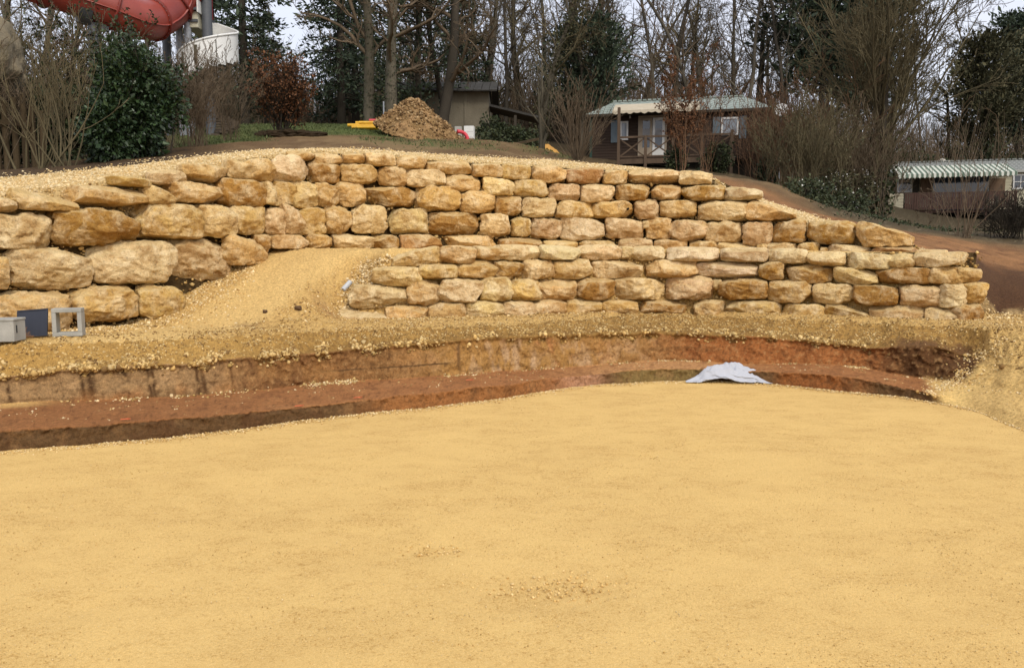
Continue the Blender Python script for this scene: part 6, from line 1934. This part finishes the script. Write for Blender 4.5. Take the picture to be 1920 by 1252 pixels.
put_conifer('pine1', 'dark pine right of the fan shaped tree behind the cream home', 1835, 50, 4.0, 0.95, M_NEEDLE_B)
put_conifer('pine1', 'tall pine behind the right end of the cream home', 1900, 54, 1.2, 1.12, M_NEEDLE)
put_bush('dark green evergreen mass behind the cream home left end', 1700, 48, 170, 2.2, 1.2, 1.6, 5000, 0.10, M_IVY, 'evergreen_bush', 1.5)
put_bush('dark evergreen mass behind the parasol', 1860, 49, 171, 2.6, 1.2, 2.2, 5600, 0.10, M_IVY, 'evergreen_bush', 1.5)

G = 'bare trees of the wood behind the cabins'
LB = 'bare grey winter tree of the wood rising behind the cabins'
WOOD = [(905, 46, 'oak3', 1.0), (945, 44, 'slim1', 1.0), (980, 50, 'oak2', 1.0), (1038, 52, 'slim2', 1.0), (1090, 43, 'slim3', 0.95), (1120, 56, 'oak1', 1.05), (1158, 50, 'slim2', 1.05), (1190, 58, 'slim1', 1.1), (1218, 48, 'slim3', 1.1),
        (1248, 54, 'oak3', 1.1), (1285, 60, 'slim2', 1.1), (1312, 47, 'slim1', 1.0), (1340, 53, 'oak2', 1.05), (1372, 58, 'slim3', 1.2), (1392, 46, 'slim2', 0.95), (1425, 50, 'oak1', 1.05), (1455, 44, 'slim3', 1.0), (1478, 55, 'slim1', 1.1),
        (1560, 58, 'slim2', 1.15), (1655, 58, 'slim1', 1.0), (1680, 50, 'oak3', 0.75), (1725, 56, 'slim3', 0.85), (1765, 52, 'oak2', 0.65), (1800, 60, 'slim2', 0.8), (1870, 60, 'slim1', 0.95), (1925, 52, 'slim3', 1.0), (1960, 50, 'oak1', 0.8)]
rnd = random.Random(12)
for (px, Y, key, s) in WOOD:
    put_tree(key, 'bare_tree', ('crooked wide branching' if key[:3] == 'oak' else 'slender upright') + ' bare winter tree of the wood rising behind the cabins', px, Y, rnd.uniform(0, 6.28), s * rnd.uniform(0.92, 1.08), G, rnd.choice([M_BARK, M_BARK_D, M_BARK]), rnd.choice([M_TWIG, M_TWIG_G, M_BARK]), tilt=(rnd.uniform(-.04, .04), rnd.uniform(-.05, .05)))
G2 = 'bare trees beyond the slide and lawn'
LB2 = 'bare winter tree beyond the water slide and the lawn'
for (px, Y, key, s) in ((30, 30, 'slim3', 0.7), (75, 34, 'oak3', 0.8), (130, 30, 'slim1', 0.7), (185, 38, 'slim2', 0.85), (235, 44, 'oak1', 0.9), (290, 42, 'slim3', 0.9), (-20, 40, 'oak2', 1.0), (548, 56, 'oak3', 0.6), (575, 60, 'slim1', 0.5), (760, 48, 'oak2', 1.0), (800, 52, 'slim1', 1.1), (870, 50, 'slim2', 1.05), (645, 55, 'slim2', 1.0)):
    put_tree(key, 'bare_tree', ('crooked wide branching' if key[:3] == 'oak' else 'slender upright') + ' bare winter tree beyond the water slide and the lawn', px, Y, rnd.uniform(0, 6.28), s, G2, rnd.choice([M_BARK, M_BARK_D]), rnd.choice([M_TWIG, M_TWIG_G]), tilt=(rnd.uniform(-.04, .04), rnd.uniform(-.05, .05)))
G3 = 'far bare trees at the back of the wood'
LB3 = 'far thin bare tree at the back of the wood'
for k in range(46):
    px = 660 + 1340 * k / 45 + rnd.uniform(-18, 18)
    if k % 3 == 1: continue
    if px > 1500: continue
    put_tree(rnd.choice(['slim1', 'slim2', 'slim3', 'oak1', 'oak3']), 'bare_tree', LB3, px, rnd.uniform(62, 84), rnd.uniform(0, 6.28), rnd.uniform(0.85, 1.15), G3, M_BARK_P, rnd.choice([M_TWIG, M_BARK_P]))
# undergrowth of the wood: nobody could count it
rs = np.random.RandomState(66)
n = 30000
uy = rs.uniform(45, 84, n)
upx = rs.uniform(-150, 2080, n)
ux = (upx - W / 2) / F * uy
uz = hill_z(ux, uy)
L_ = rs.uniform(1.0, 6.5, n) * (0.6 + 0.6 * (fbm(np.stack([ux * 0.25, uy * 0.25, 0 * ux], 1), 3) + 0.5))
L_ *= np.where((upx > 540) & (upx < 640), 0.6, 1.0)
dd = rs.normal(0, 0.28, (n, 2))
p0 = np.stack([ux, uy, uz - 0.1], 1); p1 = p0 + np.stack([dd[:, 0] * L_, dd[:, 1] * L_, L_], 1)
mid = (p0 + p1) / 2 + rs.normal(0, 0.12, (n, 3))
segs = np.concatenate([np.concatenate([p0, mid, np.full((n, 1), 0.022), np.full((n, 1), 0.016)], 1), np.concatenate([mid, p1, np.full((n, 1), 0.016), np.full((n, 1), 0.007)], 1)])
tag(link('undergrowth', tubes_mesh('undergrowth', segs, 3), M_TWIG), 'dense brown undergrowth of twigs filling the wood', 'undergrowth', None, 'stuff')
n = 30000
uy = rs.uniform(47, 80, n); upx = rs.uniform(-150, 2080, n); ux = (upx - W / 2) / F * uy
hh = np.maximum(0, 2.6 * (0.45 + fbm(np.stack([ux * 0.22, uy * 0.22, 0 * ux], 1) + 7, 3))) * np.where((upx > 540) & (upx < 660), 0.5, 1.0)
pz_ = hill_z(ux, uy) + hh * rs.uniform(0, 1, n) ** 0.7
tag(link('ivy_undergrowth', leaves_mesh('ivy_undergrowth', np.stack([ux, uy, pz_], 1), 0.16, 3, 1.3), M_IVY), 'dark ivy and bramble leaves under the trees of the wood', 'undergrowth', None, 'stuff')
# leaf litter and ivy on the bank to the right
n = 5000
uy = rs.uniform(17, 34, n); upx = rs.uniform(1490, 1960, n); ux = (upx - W / 2) / F * uy
ok = uy > np.interp(upx, [1490, 1560, 1700, 1960], [19, 17.5, 17.5, 18.5]) + rs.uniform(0, 1.5, n)
pz_ = hill_z(ux, uy) + rs.uniform(0, 0.09, n)
tag(link('leaf_litter', leaves_mesh('leaf_litter', np.stack([ux, uy, pz_], 1)[ok], 0.045, 6, 1.4), M_IVY), 'dark ivy leaves and litter covering the ground below the cream home', 'leaf litter', None, 'stuff')
